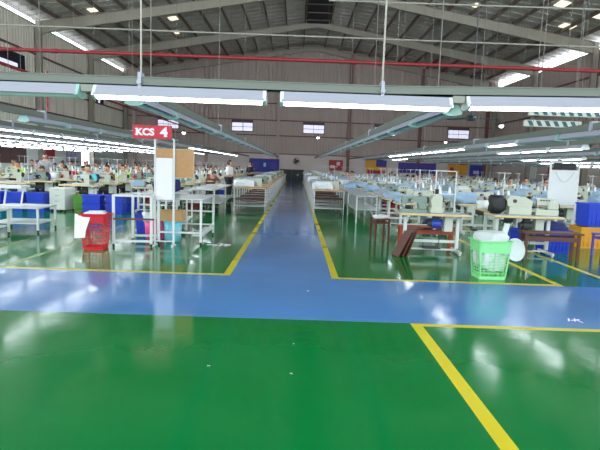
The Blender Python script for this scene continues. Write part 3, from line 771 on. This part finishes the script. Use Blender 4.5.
mh2 = proto(('base', MB().box(-0.2, 0.22, -0.12, 0.12, 0, 0.16, c=0.02), M['machine']), ('head', MB().prism([(-0.22, 0.16), (0.22, 0.16), (0.24, 0.26), (0.1, 0.34), (-0.18, 0.36), (-0.24, 0.28)], 'y', -0.1, 0.1), M['machine']),
            ('dial', MB().tube((-0.1, -0.1, 0.26), (-0.1, -0.12, 0.26), 0.035, 12), M['darkgrey']), ('hand_wheel', MB().tube((0.22, 0, 0.2), (0.25, 0, 0.2), 0.07, 14), M['black']))
place(mh2, 'sewing_machine', (4.27, 9.74, 0.763), -0.1, 'boxy cream sewing machine right of the black cloth heap', 'sewing machine')
place(TST, 'thread_stand', (4.04, 9.93, 0.763), 0, 'white thread stand beside black cloth heap, behind the green basket', 'thread stand')
cab = proto(('box', MB().box(-0.16, 0.16, -0.12, 0.12, 0, 0.28, c=0.01), M['offwhite']), ('lid', MB().box(-0.17, 0.17, -0.13, 0.13, 0.28, 0.3), M['white']))
rb = bench(1.15, 0.45, 0.26, 'woodred', 'woodred')
place(rb, 'bench', (2.6, 10.05, 0), 0, 'orange-red wooden bench behind the nearest sewing table', 'bench')
# dark round lump of black cloth on the next table
place(proto(('fabric_bundle', lump(0.26, 0.3, 0.36, 9.3, M['black']), M['black'])), 'fabric_bundle', (3.88, 9.8, 0.763), 0, 'black cloth heap at left end of table behind the green basket', 'fabric')
# brown boards leaning on the near table leg
bp = proto(('board', MB().box(-0.02, 0.0, -0.12, 0.12, 0, 0.6, M['woodbrown']), M['woodbrown']), ('board', MB().box(0.005, 0.025, -0.1, 0.14, 0, 0.52, M['card']), M['card'], None, 'brown cardboard'))
for dx, tilt, lb in ((0, 0.5, 'dark brown board leaning at left end of nearest sewing table, outermost'), (0.13, 0.42, 'reddish brown board leaning on nearest sewing table, middle one'), (0.25, 0.34, 'brown board nearest the table leg, leaning')):
    w = MB().box(-0.012, 0.012, -0.13+dx*0.2, 0.13+dx*0.2, 0, 0.5, M['woodbrown'], c=0.003)
    o = link('wooden_board', w.mesh('wooden_board'), None, (1.81+dx*0.75, 9.02, 0.005)); o.rotation_euler = (0, tilt, 0.25)
    tag(o, lb, 'board', 'leaning brown boards')
# near stool with cushion
place(STOOLBIG, 'stool', (1.81, 10.8, 0), 0.25, 'dark brown wooden stool topped by white cushion near the bench', 'stool')
place(proto(('cushion', lump(0.3, 0.26, 0.07, 4.4, M['clothwhite']), M['clothwhite'])), 'cushion', (1.81, 10.8, 0.501), 0.25, 'flat white cushion on the dark brown stool', 'cushion')
# wooden bench, bins, crate
place(bench(1.06, 0.52, 0.32, 'woodbrown', 'woodbrown'), 'bench', (4.62, 9.12, 0), -0.06, 'long dark brown wooden bench right of the green basket', 'bench')
CR = crate(0.52, 0.42, 0.46, M['bluecrate']); CRS = crate(0.5, 0.4, 0.26, M['bluecrate'])
place(CR, 'plastic_bin', (5.2, 10.15, 0), 0.1, 'blue plastic bin on floor behind right end of wooden bench', 'bin')
place(crate(0.34, 0.34, 0.4, M['bluecrate']), 'plastic_bin', (4.62, 10.55, 0), 0, 'small blue bin under the table behind the bench', 'bin')
place(LUMPS['clothnavy'][1], 'fabric_bundle', (5.2, 10.15, 0.39), 0.3, 'blue-black cloth heaped in the bin behind the bench', 'fabric')
place(crate(0.7, 0.5, 0.46, M['orange']), 'plastic_bin', (6.45, 11.0, 0), 0, 'orange-yellow bin on the floor at the far right edge', 'bin')
place(crate(0.66, 0.52, 0.5, M['bluecrate']), 'plastic_bin', (6.55, 11.0, 0.462), 0, 'big blue bin stacked on the orange bin at right edge', 'bin')
VST = stool(0.3, 0.3, 0.45, 'violet')
place(VST, 'stool', (5.98, 9.75, 0), 0.2, 'violet plastic stool cut by the right edge of the frame', 'stool')
# white board on frame
r = link('notice_board', None, None, (6.28, 12.0, 0)); tag(r, 'white notice board with black header on tall white posts, right side', 'board')
link('panel', MB().box(-0.31, 0.31, -0.015, 0.015, 0.87, 1.66, c=0.004).mesh('panel', M['white']), r)
c = link('header', MB().box(-0.25, 0.25, -0.02, 0.012, 1.67, 1.82).mesh('header', M['black']), r); c['label'] = 'black header strip'
for s in (-1, 1): link('post', MB().box(s*0.33-0.018, s*0.33+0.018, -0.018, 0.018, 0, 1.86).box(s*0.33-0.02, s*0.33+0.02, -0.2, 0.2, 0, 0.03).mesh('post', M['white']), r)
link('crossbar', MB().box(-0.33, 0.33, -0.015, 0.015, 1.83, 1.86).box(-0.33, 0.33, -0.015, 0.015, 0.84, 0.87).mesh('crossbar', M['white']), r)
pts = [(-0.22+0.44*i/14, -0.024, 1.62-0.24*math.sin(PI*i/14)) for i in range(15)]
c = link('string', MB().path(pts, 0.004, 5).mesh('string', M['clothgrey']), r); c['label'] = 'loose grey string'

# ------------------------------------------------------------------ lattice baskets
def lattice(wt, wb, dt, db, h, m, solid_top=0.25, nb=9, rows=8):
    def pt(u, z, k=0.0):       # u in 0..4 around a rounded rectangle
        f = z/h; w = (wb+(wt-wb)*f)/2-k; d = (db+(dt-db)*f)/2-k
        k4 = int(u) % 4; t = 2*(u-int(u))-1
        x, y = ((1, t), (-t, 1), (-1, -t), (t, -1))[k4]
        q = (abs(x)**9+abs(y)**9)**(1/9); return Vector((w*x/q, d*y/q, z))
    N = 48
    b = MB()
    def band(z0, z1):
        vs = []
        for i in range(N):
            u = 4*i/N; vs += [pt(u, z0), pt(u, z1), pt(u, z1, 0.008), pt(u, z0, 0.008)]
        b.add(vs, [(4*i+j, 4*((i+1) % N)+j, 4*((i+1) % N)+(j+1) % 4, 4*i+(j+1) % 4) for i in range(N) for j in range(4)], m)
    zt = h*(1-solid_top); band(zt, h); band(0, 0.05)
    for k in range(1, rows): 
        z = 0.05+(zt-0.05)*k/rows; band(z-0.005, z+0.005)
    for i in range(0, N, 2):
        a, c = pt(4*i/N, 0.04, 0.004), pt(4*i/N, zt+0.01, 0.004)
        wd = 0.012 if i % 12 == 0 else 0.005
        b.tube(a, c, wd, 4, m)
    b.add([pt(4*i/N, 0.01) for i in range(N)], [tuple(range(N))], m)
    r = MB()
    for i in range(N): r.tube(pt(4*i/N, h, -0.01), pt(4*(i+1)/N, h, -0.01), 0.014, 6, m)
    return ('basket_body', b, m), ('rim', r, m)
place(proto(*lattice(0.5, 0.4, 0.42, 0.34, 0.56, M['limegreen'], 0.3)), 'laundry_basket', (2.89, 7.42, 0), 0.05, 'tall light green plastic lattice basket full of white film', 'basket')
place(proto(('plastic_film', lump(0.44, 0.36, 0.56, 2.2, M['plasticfilm'], 26, 18), M['plasticfilm'])), 'plastic_film', (2.89, 7.42, 0.125), 0.4, 'crumpled white plastic film filling the green basket', 'plastic film')
w = MB().prism([(-0.05, 0), (0.03, 0), (0.07, 0.2), (0.0, 0.22)], 'y', -0.02, 0.02, M['plasticfilm'])
place(proto(('plastic_scoop', w, M['plasticfilm'])), 'plastic_strip', (3.08, 7.42, 0.6), 0, 'white plastic strip sticking up out of the green basket', 'plastic strip')
w = MB(); w.lathe([(0.001, -0.01), (0.1, -0.012), (0.15, 0.0), (0.17, 0.03), (0.172, 0.05), (0.16, 0.04), (0.14, 0.01), (0.1, 0.0), (0.001, 0.0)], (0, 0, 0), 24, M['plasticfilm'])
o = link('basket_lid', w.mesh('basket_lid')); o.location = (3.25, 7.45, 0.42); o.rotation_euler = (1.35, 0.3, 0.25)
tag(o, 'round white translucent lid hanging at the right of the green basket', 'lid')
# red basket
place(proto(*lattice(0.44, 0.34, 0.38, 0.3, 0.6, M['red'], 0.22)), 'laundry_basket', (-3.43, 8.75, 0), 0, 'tall red plastic lattice basket left of the white cart', 'basket')
place(proto(('sheet', MB().box(-0.17, 0.17, -0.13, 0.13, 0, 0.02, M['paper'], c=0.004).box(-0.12, 0.14, -0.1, 0.12, 0.02, 0.04, M['cap'], c=0.004), M['paper'])), 'folded_cloth', (-3.43, 8.75, 0.612), 0.2, 'folded pale cloth lying across the red basket top', 'cloth')
w = MB().prism([(-0.13, 0), (0.05, 0.02), (0.06, 0.14), (0.13, 0.36), (-0.13, 0.42)], 'y', -0.004, 0.004, M['paper'])
o = link('paper_sheet', w.mesh('paper_sheet')); o.location = (-3.58, 8.53, 0.2); o.rotation_euler = (-0.1, 0, 0); tag(o, 'white paper sheet hanging on the red basket', 'paper')

# ------------------------------------------------------------------ KCS stand, carts
r = link('information_stand', None, None, (-2.38, 9.25, 0)); tag(r, 'white post stand carrying the red KCS 4 sign and boards', 'stand')
for x in (-0.17, 0.17): link('post', MB().box(x-0.016, x+0.016, -0.016, 0.016, 0, 1.94).box(x-0.018, x+0.018, -0.12, 0.12, 0, 0.03).mesh('post', M['white']), r)
link('crossbar', MB().box(-0.17, 0.17, -0.012, 0.012, 1.93, 1.95).box(-0.17, 0.17, -0.012, 0.012, 0.85, 0.87).box(-0.17, 0.17, -0.012, 0.012, 0.08, 0.1).mesh('crossbar', M['white']), r)
c = link('board', MB().box(-0.15, 0.15, -0.01, 0.01, 1.0, 1.77).mesh('board', M['cork']), r); c['label'] = 'brown board'
c2 = link('paper', MB().box(-0.148, 0.148, -0.016, -0.01, 0.85, 1.6).mesh('paper', M['paper']), c); c2['label'] = 'large white sheet'
s = link('hanging_sign', None, None, (-2.575, 9.22, 1.93)); tag(s, 'red KCS 4 sign board with white letters above the post stand', 'sign')
link('panel', MB().box(-0.36, 0.33, -0.012, 0.012, 0.0, 0.24, c=0.003).mesh('panel', M['signred']), s)
def text(txt, x, z, size, parent, wx=1.0, serifs=()):
    cu = bpy.data.curves.new('t', 'FONT'); cu.body = txt; cu.size = size; cu.extrude = 0.004; cu.offset = size*0.042
    o = bpy.data.objects.new('t', cu); C.objects.link(o); dg = bpy.context.evaluated_depsgraph_get(); dg.update()
    me = bpy.data.meshes.new_from_object(o.evaluated_get(dg)); bpy.data.objects.remove(o)
    for v in me.vertices: v.co = Vector((x+v.co.x*wx, -0.016-v.co.z, z+v.co.y))
    bm = bmesh.new(); bm.from_mesh(me)
    for a, b, zz in serifs:
        c = bmesh.ops.create_cube(bm, size=1)
        for v in c['verts']: v.co = Vector(((a+b)/2+v.co.x*(b-a), -0.0165+v.co.y*0.009, zz+0.0065+v.co.z*0.013))
    bm.to_mesh(me); bm.free()
    me.materials.clear(); me.materials.append(M['paper'])
    q = link('lettering', me, parent); q['label'] = 'white letters '+txt
    return q
text('KCS', -0.31, 0.065, 0.165, s, 1.1, ((-0.32, -0.265, 0.065), (-0.32, -0.265, 0.168), (-0.235, -0.19, 0.065), (-0.235, -0.19, 0.168)))
text('4', 0.13, 0.05, 0.22, s, 1.15, ((0.195, 0.255, 0.05),))
r = link('cork_board', None, None, (-2.06, 9.3, 0)); tag(r, 'brown cork board on a post right of the KCS 4 stand', 'board')
link('panel', MB().box(-0.19, 0.19, -0.012, 0.012, 1.26, 1.76).mesh('panel', M['cork']), r)
link('frame', MB().box(-0.2, -0.188, -0.015, 0.015, 1.25, 1.77).box(0.188, 0.2, -0.015, 0.015, 1.25, 1.77).box(-0.2, 0.2, -0.015, 0.015, 1.25, 1.26).box(-0.2, 0.2, -0.015, 0.015, 1.76, 1.775).mesh('frame', M['woodtan']), r)
link('post', MB().box(-0.19, -0.165, 0.016, 0.04, 0, 1.76).box(-0.2, -0.155, -0.04, 0.06, 0.0, 0.02).mesh('post', M['white']), r)
# white open cart
r = link('frame_cart', None, None, (-2.88, 9.12, 0)); r.rotation_euler = (0, 0, 0.1); tag(r, 'white open metal frame cart between red basket and sign stand', 'cart')
for x, y in ((-0.34, -0.1), (0.31, -0.1), (-0.16, 0.62), (0.31, 0.62)): 
    link('leg', MB().box(x-0.022, x+0.022, y-0.022, y+0.022, 0.06, 0.92).mesh('leg', M['white']), r)
    link('caster', MB().tube((x-0.012, y, 0.03), (x+0.012, y, 0.03), 0.03, 10).mesh('caster', M['black']), r)
f = MB().box(-0.36, 0.33, -0.122, -0.085, 0.9, 0.935).box(-0.18, 0.33, 0.6, 0.64, 0.9, 0.935).box(0.29, 0.33, -0.12, 0.62, 0.9, 0.935)
f.add([(-0.36, -0.12, 0.9), (-0.32, -0.12, 0.9), (-0.14, 0.62, 0.9), (-0.18, 0.62, 0.9), (-0.36, -0.12, 0.935), (-0.32, -0.12, 0.935), (-0.14, 0.62, 0.935), (-0.18, 0.62, 0.935)], [(0, 1, 2, 3), (4, 5, 6, 7), (0, 1, 5, 4), (2, 3, 7, 6), (0, 3, 7, 4), (1, 2, 6, 5)])
link('top_frame', f.mesh('top_frame', M['white']), r)
link('lower_rail', MB().box(-0.34, 0.31, -0.11, -0.09, 0.09, 0.13).box(-0.16, 0.31, 0.61, 0.63, 0.09, 0.13).box(0.3, 0.32, -0.1, 0.62, 0.09, 0.13).mesh('lower_rail', M['white']), r)
c = link('middle_rail', MB().box(-0.34, 0.36, -0.13, -0.1, 0.49, 0.52).mesh('middle_rail', M['woodbrown']), r); c['label'] = 'brown and white taped middle rail'
# two white tables right of it
T1 = frame_table(1.02, 1.5, 0.86, 0.18, 'white', 'laminate', 0.018, True)
def open_table(w, d, h, lbl):
    parts = [('tabletop', MB().box(-w/2, w/2, -d/2, d/2, h-0.025, h, M['laminate'], c=0.004), M['laminate'])]
    for sx in (-1, 1):
        for sy in (-1, 1):
            x, y = sx*(w/2-0.03), sy*(d/2-0.03)
            parts.append(('leg', MB().box(x-0.02, x+0.02, y-0.02, y+0.02, 0.06, h-0.025), M['white']))
            parts.append(('caster', MB().tube((x-0.012, y, 0.03), (x+0.012, y, 0.03), 0.03, 10, M['black']), M['black']))
    rr = MB().box(-w/2, w/2, -d/2+0.015, -d/2+0.045, 0.22, 0.25).box(-w/2, w/2, d/2-0.045, d/2-0.015, 0.22, 0.25).box(w/2-0.045, w/2-0.015, -d/2, d/2, 0.22, 0.25).box(-w/2, w/2, d/2-0.045, d/2-0.015, 0.5, 0.53)
    parts.append(('lower_rail', rr, M['white'])); parts.append(('shelf', MB().box(w/2-0.2, w/2, -d/2+0.06, d/2-0.06, 0.17, 0.19), M['white']))
    return proto(*parts)
place(open_table(0.84, 1.46, 0.87, ''), 'work_table', (-2.14, 10.14, 0), 0.0, 'white metal table on casters right of the sign stand', 'table')
place(frame_table(1.0, 1.2, 0.85, 0.2, 'white', 'laminate', 0.018), 'work_table', (-3.0, 12.1, 0), 0.1, 'shiny white-topped table behind the table on casters', 'table')
place(proto(*((('bin_body', MB().lathe([(0.001, 0.0), (0.15, 0), (0.165, 0.02), (0.2, 0.42), (0.19, 0.42), (0.155, 0.02), (0.001, 0.02)], n=24), M['pink'])), ('rim', MB().lathe([(0.2, 0.4), (0.22, 0.405), (0.22, 0.43), (0.19, 0.43)], n=24), M['pink']))), 'waste_bin', (-2.78, 10.05, 0), 0, 'pink plastic bin under the white frames', 'bin')
place(LUMPS['clothwhite'][0], 'fabric_bundle', (-2.78, 10.05, 0.36), 0.5, 'white cloth spilling out of the pink bin', 'fabric')
place(proto(('bin_body', MB().lathe([(0.001, 0.0), (0.13, 0), (0.145, 0.02), (0.175, 0.4), (0.165, 0.4), (0.135, 0.02), (0.001, 0.02)], n=24), M['aqua']), ('rim', MB().lathe([(0.175, 0.38), (0.19, 0.385), (0.19, 0.41), (0.165, 0.41)], n=24), M['aqua'])), 'waste_bin', (-2.36, 9.83, 0), 0, 'light blue plastic bin beneath the brown carton', 'bin')
place(proto(('carton_body', MB().box(-0.21, 0.21, -0.15, 0.15, 0, 0.2, M['card'], c=0.004), M['card']), ('tape', MB().box(-0.21, 0.21, -0.025, 0.025, 0.2, 0.203).box(-0.212, -0.209, -0.025, 0.025, 0.13, 0.2).box(0.209, 0.212, -0.025, 0.025, 0.13, 0.2), M['cardtape']), ('flap', MB().box(-0.2, 0.2, -0.16, -0.15, 0.1, 0.195), M['card'])),
      'carton', (-2.36, 9.83, 0.412), -0.05, 'brown cardboard carton resting on the light blue bin', 'box')
place(crate(0.55, 0.42, 0.42, M['bluecrate']), 'plastic_bin', (-3.1, 10.9, 0), 0.1, 'blue bin behind the pink bin and frame cart', 'bin')
place(LUMPS['clothnavy'][2], 'fabric_bundle', (-3.0, 11.85, 0.852), 0.1, 'dark blue cloth on the shiny white-topped table', 'fabric')

# ------------------------------------------------------------------ left edge carts, drawers, crates
place(frame_table(1.0, 0.9, 0.52, 0.2, 'white', 'laminate', 0.02, True), 'low_cart', (-5.7, 10.7, 0), 0.05, 'low white cart on black casters at the left edge, rear one', 'cart')
place(frame_table(1.1, 0.8, 0.52, 0.2, 'offwhite', 'laminate', 0.02, True), 'low_cart', (-6.1, 9.55, 0), 0.05, 'low white cart on black casters at the left edge, front one', 'cart')
r = link('clothes_rack', None, None, (-5.75, 10.6, 0.521)); tag(r, 'white metal stand with a tray standing on the rear low cart', 'stand')
link('tray', MB().box(-0.5, 0.16, -0.18, 0.18, 0.36, 0.42, c=0.01).mesh('tray', M['white']), r)
for x in (-0.3, 0.05): link('leg', MB().tube((x, 0, 0), (x+0.06, 0, 0.36), 0.02, 8).mesh('leg', M['white']), r)
link('base', MB().box(-0.36, 0.12, -0.1, 0.1, 0, 0.02).mesh('base', M['white']), r)
dr = [('cabinet_body', MB().box(-0.24, 0.24, -0.26, 0.26, 0.06, 0.68, M['offwhite'], c=0.006), M['offwhite'])]
for i, (z0, z1) in enumerate(((0.08, 0.34), (0.35, 0.5), (0.51, 0.66))):
    dr.append(('drawer', MB().box(-0.225, 0.225, -0.275, -0.26, z0, z1, M['offwhite'], c=0.003), M['offwhite']))
    dr.append(('handle', MB().box(-0.06, 0.06, -0.29, -0.275, z1-0.04, z1-0.028, M['galv']), M['galv'], 1+2*i))
for x in (-0.2, 0.2):
    for y in (-0.2, 0.2): dr.append(('caster', MB().tube((x-0.012, y, 0.03), (x+0.012, y, 0.03), 0.03, 10, M['black']).box(x-0.01, x+0.01, y-0.01, y+0.01, 0.03, 0.06, M['black']), M['black']))
place(proto(*dr), 'drawer_cabinet', (-6.75, 14.8, 0), -0.15, 'pale grey three-drawer cabinet on casters before the sewing lines', 'cabinet')
for i, (x, y, z, lb) in enumerate(((-5.75, 14.9, 0, 'blue crate right of grey drawer cabinet, bottom of stack'), (-5.75, 14.9, 0.265, 'blue crate right of grey drawer cabinet, top of stack'), (-5.15, 15.0, 0, 'blue crate beneath the front tables, second from drawer cabinet, bottom'), (-5.15, 15.0, 0.265, 'blue crate beneath the front tables, second from drawer cabinet, top'),
        (-4.9, 15.9, 0, 'blue crate beneath front table in second line left of aisle'), (-7.35, 14.95, 0, 'blue crate left of the grey drawer cabinet, bottom'), (-7.35, 14.95, 0.265, 'blue crate left of the grey drawer cabinet, top'),
        (-7.95, 14.95, 0, 'blue crate second to the left of the drawer cabinet, bottom'), (-7.95, 14.95, 0.265, 'blue crate second to the left of the drawer cabinet, top'), (-8.55, 14.95, 0, 'blue crate third to the left of the drawer cabinet, bottom'), (-8.55, 14.95, 0.265, 'blue crate third to the left of the drawer cabinet, top'))):
    place(CRS, 'plastic_crate', (x, y-0.35, z), 0, lb, 'crate', 'blue crates before the left sewing lines')
for x, y, m, lb in ((-8.3, 15.95, 'clothred', 'red cloth heap under the front tables left of the drawer cabinet'), (-9.6, 15.9, 'clothred', 'red cloth heap under front tables, far left'), (-5.7, 15.9, 'clothred', 'dark red cloth heap under tables behind stacked blue crates')):
    place(LUMPS[m][2], 'fabric_bundle', (x, y, 0.0), 0, lb, 'fabric')
place(crate(0.28, 0.3, 0.5, M['lime']), 'plastic_bin', (-6.25, 14.8, 0), 0, 'lime green bin between the drawer cabinet and blue crates', 'bin')

# standing people
person((-2.85, 21.6, 0), 1.2, 'stand', 'white', 'standing worker in white shirt beyond the left work bench', True)
person((-2.62, 29, 0), -0.6, 'stand', 'black', 'standing person in black left of the aisle, farther back', True)
person((-9.55, 19.55, 0), 0.4, 'stand', 'grey', 'standing worker in grey shirt among the left lines, by red banner', True)
place(STOOL, 'stool', (-3.3, 19.7, 0), 0, 'brown wooden stool beyond the end of the left work bench', 'stool')
person((-3.32, 19.7, 0), 0.5, 'lean', 'brown', 'seated worker in brown shirt beyond the left work bench', True)

# ------------------------------------------------------------------ overhead fan, slotted trays
r = link('ceiling_fan', None, None, (5.32, 16, 3.2)); tag(r, 'dark ceiling fan with long blades hanging right of the aisle', 'fan')
link('motor', MB().lathe([(0.001, -0.1), (0.12, -0.09), (0.16, -0.02), (0.14, 0.06), (0.04, 0.1), (0.001, 0.1)], n=16).mesh('motor', M['darkgrey']), r)
link('down_rod', MB().tube((0, 0, 0.08), (0, 0, roofz(5.32)-3.2-0.05), 0.02, 8).mesh('down_rod', M['darkgrey']), r)
for k in range(3):
    a = 0.15+k*2*PI/3; T = Matrix.Rotation(a, 4, 'Z') @ Matrix.Rotation(0.2, 4, 'X')
    link('blade', MB().box(0.14, 0.85, -0.07, 0.07, -0.012, 0.0, T=T).mesh('blade', M['teal']), r)
for z, x1, lb in ((3.44, 10.2, 'upper'), (3.13, 8.9, 'lower')):
    r = link('cable_tray', None, None, (7.1, 16 if x1 > 9 else 16.3, z)); tag(r, '%s pale cable tray with slanted dark teal slots, right side' % lb, 'cable tray', 'slotted cable trays')
    L = x1-7.1
    link('channel', MB().box(0, L, -0.06, 0.06, -0.1, 0.1, c=0.005).mesh('channel', M['offwhite']), r)
    sl = MB(); x = 0.08
    while x < L-0.2: sl.prism([(x, 0.08), (x+0.13, 0.08), (x+0.22, -0.08), (x+0.09, -0.08)], 'y', -0.068, -0.058); x += 0.27
    link('slots', sl.mesh('slots', M['teal']), r)
    for x in (0.3, L-0.2): link('hanger_rod', MB().tube((x, 0, 0.1), (x, 0, roofz(7.1+x)-z-0.05), 0.012, 6).mesh('hanger_rod', M['rodgrey']), r)

# ------------------------------------------------------------------ things at the back wall
YW = YB-0.36
def banner(x0, x1, z0, z1, m, label, patches=()):
    r = link('banner', None, None, ((x0+x1)/2, YW, z0)); tag(r, label, 'banner', 'banners on the back wall'); w = (x1-x0)/2; h = z1-z0
    link('sheet', MB().box(-w, w, -0.02, 0.02, 0, h).mesh('sheet', M[m]), r)
    for (a, b, c, d, pm) in patches: link('printed_panel', MB().box(-w+2*w*a, -w+2*w*b, -0.026, -0.02, h*c, h*d).mesh('printed_panel', M[pm]), r)
    link('top_batten', MB().tube((-w, 0, h), (w, 0, h), 0.03, 8).mesh('top_batten', M['girt']), r)
banner(-4.8, -1.8, 0.8, 2.1, 'bannerblue', 'blue banner with pale patches at the back, left of aisle', ((0.05, 0.3, .15, .8, 'bannerpurple'), (0.48, 0.56, .4, .7, 'bannerpale'), (.72, .92, .2, .75, 'bannerpurple')))
banner(3.2, 4.6, 1.2, 2.2, 'bannerred', 'dark red notice on back wall just right of the aisle', ((0.1, 0.4, .2, .5, 'plaster'), (0.55, 0.8, .5, .85, 'plaster')))
banner(6.9, 9.0, 1.0, 2.4, 'banneryellow', 'yellow, blue and red banner on the back wall', ((0.5, 1, .5, 1, 'bannerblue'), (0.1, 0.95, 0.0, .25, 'bannerred')))
banner(10.2, 14.0, 1.2, 2.2, 'bannerpurple', 'long purple banner on the back wall right of the yellow one', ((0.05, 0.95, .35, .5, 'bannerblue'),))
banner(15.2, 17.2, 1.2, 2.2, 'banneryellow', 'orange banner on back wall near the right corner', ((0.1, 0.3, .2, .7, 'bannerred'),))
banner(17.4, 18.7, 1.1, 2.2, 'bannerblue', 'small blue banner in the right back corner', ((0.3, 0.7, .2, .5, 'bannerpale'),))
def side_panel(x, y0, y1, z0, z1, m, label, s):
    r = link('banner', None, None, (x, (y0+y1)/2, z0)); tag(r, label, 'banner')
    link('sheet', MB().box(-0.02, 0.02, -(y1-y0)/2, (y1-y0)/2, 0, z1-z0).mesh('sheet', M[m]), r)
    link('top_batten', MB().tube((0, -(y1-y0)/2, z1-z0), (0, (y1-y0)/2, z1-z0), 0.03, 8).mesh('top_batten', M['girt']), r)
side_panel(XL+0.16, 35.5, 36.9, 1.4, 2.4, 'bannerred', 'red banner on the white left wall', 1)
side_panel(XR-0.16, 38, 40, 1.3, 2.5, 'bannerred', 'red banner on the right wall', -1)
side_panel(XR-0.16, 42, 43.6, 1.1, 2.6, 'clothwhite', 'white sheet on the right wall', -1)
r = link('wall_fan', None, None, (-0.1, YW-0.1, 2.0)); tag(r, 'round dark wall fan above the end of the blue aisle', 'fan')
g = MB()
for rad in (0.32, 0.22, 0.1):
    pts = [(rad*math.cos(2*PI*i/20), -0.1, rad*math.sin(2*PI*i/20)) for i in range(21)]; g.path(pts, 0.014, 5)
for i in range(10): g.tube((0, -0.1, 0), (0.32*math.cos(PI*i/5), -0.1, 0.32*math.sin(PI*i/5)), 0.008, 4)
link('cage', g.mesh('cage', M['darkgrey']), r)
link('bracket', MB().tube((0, -0.08, 0), (0, 0.1, -0.1), 0.05, 8).box(-0.08, 0.08, 0.08, 0.12, -0.25, 0.1).mesh('bracket', M['darkgrey']), r)
for k in range(3):
    T = Matrix.Rotation(k*2*PI/3, 4, 'Y') @ Matrix.Rotation(0.4, 4, 'X'); link('blade', MB().box(0.03, 0.27, -0.005, 0.005, -0.07, 0.07, T=Matrix.Translation((0, -0.07, 0)) @ T).mesh('blade', M['black']), r)
for x, lb in ((-1.1, 'left'), (0.1, 'right')):
    cb = [('cabinet_body', MB().box(-0.58, 0.58, -0.25, 0.25, 0.05, 1.15, M['darkgrey'], c=0.01), M['darkgrey'])]
    for s in (-1, 1):
        cb.append(('door', MB().box(*sorted((s*0.01, s*0.56)), -0.27, -0.25, 0.08, 1.12, M['black']), M['black'])); cb.append(('handle', MB().box(*sorted((s*0.05, s*0.08)), -0.29, -0.27, 0.55, 0.7, M['steel']), M['steel'], len(cb)-1))
    cb.append(('base', MB().box(-0.55, 0.55, -0.22, 0.22, 0, 0.05, M['black']), M['black']))
    place(proto(*cb), 'metal_cabinet', (x, 50.8, 0), 0, 'dark low metal cabinet closing the aisle end, %s one' % lb, 'cabinet')

# ------------------------------------------------------------------ litter on the floor
def scrap(x, y, s, label, n=6, m='paper'):
    w = MB()
    for i in range(n):
        a = random.random()*3; px, py = (random.random()-0.5)*s*1.6, (random.random()-0.5)*s*0.6
        T = Matrix.Translation((px, py, 0.004+0.0015*i)) @ Matrix.Rotation(a, 4, 'Z') @ Matrix.Rotation(0.08, 4, 'X')
        w.box(-s*0.4, s*0.4, -s*0.06, s*0.06, 0, 0.004, T=T)
    tag(link('cloth_scrap', w.mesh('cloth_scrap', M[m]), None, (x, y, 0.002), 0.2), label, 'scrap')
scrap(-1.35, 9.55, 0.26, 'white cloth scraps on green floor left of the aisle', 7)
scrap(2.95, 5.25, 0.14, 'white string scraps at the right on the blue floor', 4)
scrap(-5.0, 11.2, 0.14, 'dark scrap on the floor right of the left carts', 3, 'darkgrey')
for x, y, s, lb in ((-0.62, 3.75, 0.02, 'tiny white scrap on the green floor left of centre'), (0.02, 3.65, 0.02, 'tiny pale scrap on green floor near the centre'), (0.03, 4.3, 0.02, 'tiny pale scrap on green floor just before the blue'), (0.2, 6.2, 0.03, 'small white scrap on the blue crossing')):
    scrap(x, y, s, lb, 2)

# ------------------------------------------------------------------ light and colour management
sc = bpy.context.scene
wd = bpy.data.worlds.new('world'); sc.world = wd; wd.use_nodes = True
nt = wd.node_tree; bg = nt.nodes['Background']; bg.inputs['Color'].default_value = (0.86, 0.94, 1.0, 1); bg.inputs['Strength'].default_value = 2.2
sc.view_settings.view_transform = 'Standard'; sc.view_settings.look = 'None'; sc.view_settings.gamma = 1; sc.view_settings.use_curve_mapping = False
sc.view_settings.exposure = 0.88
sc.cycles.use_denoising = True
sc.cycles.max_bounces = 6; sc.cycles.diffuse_bounces = 3; sc.cycles.glossy_bounces = 3
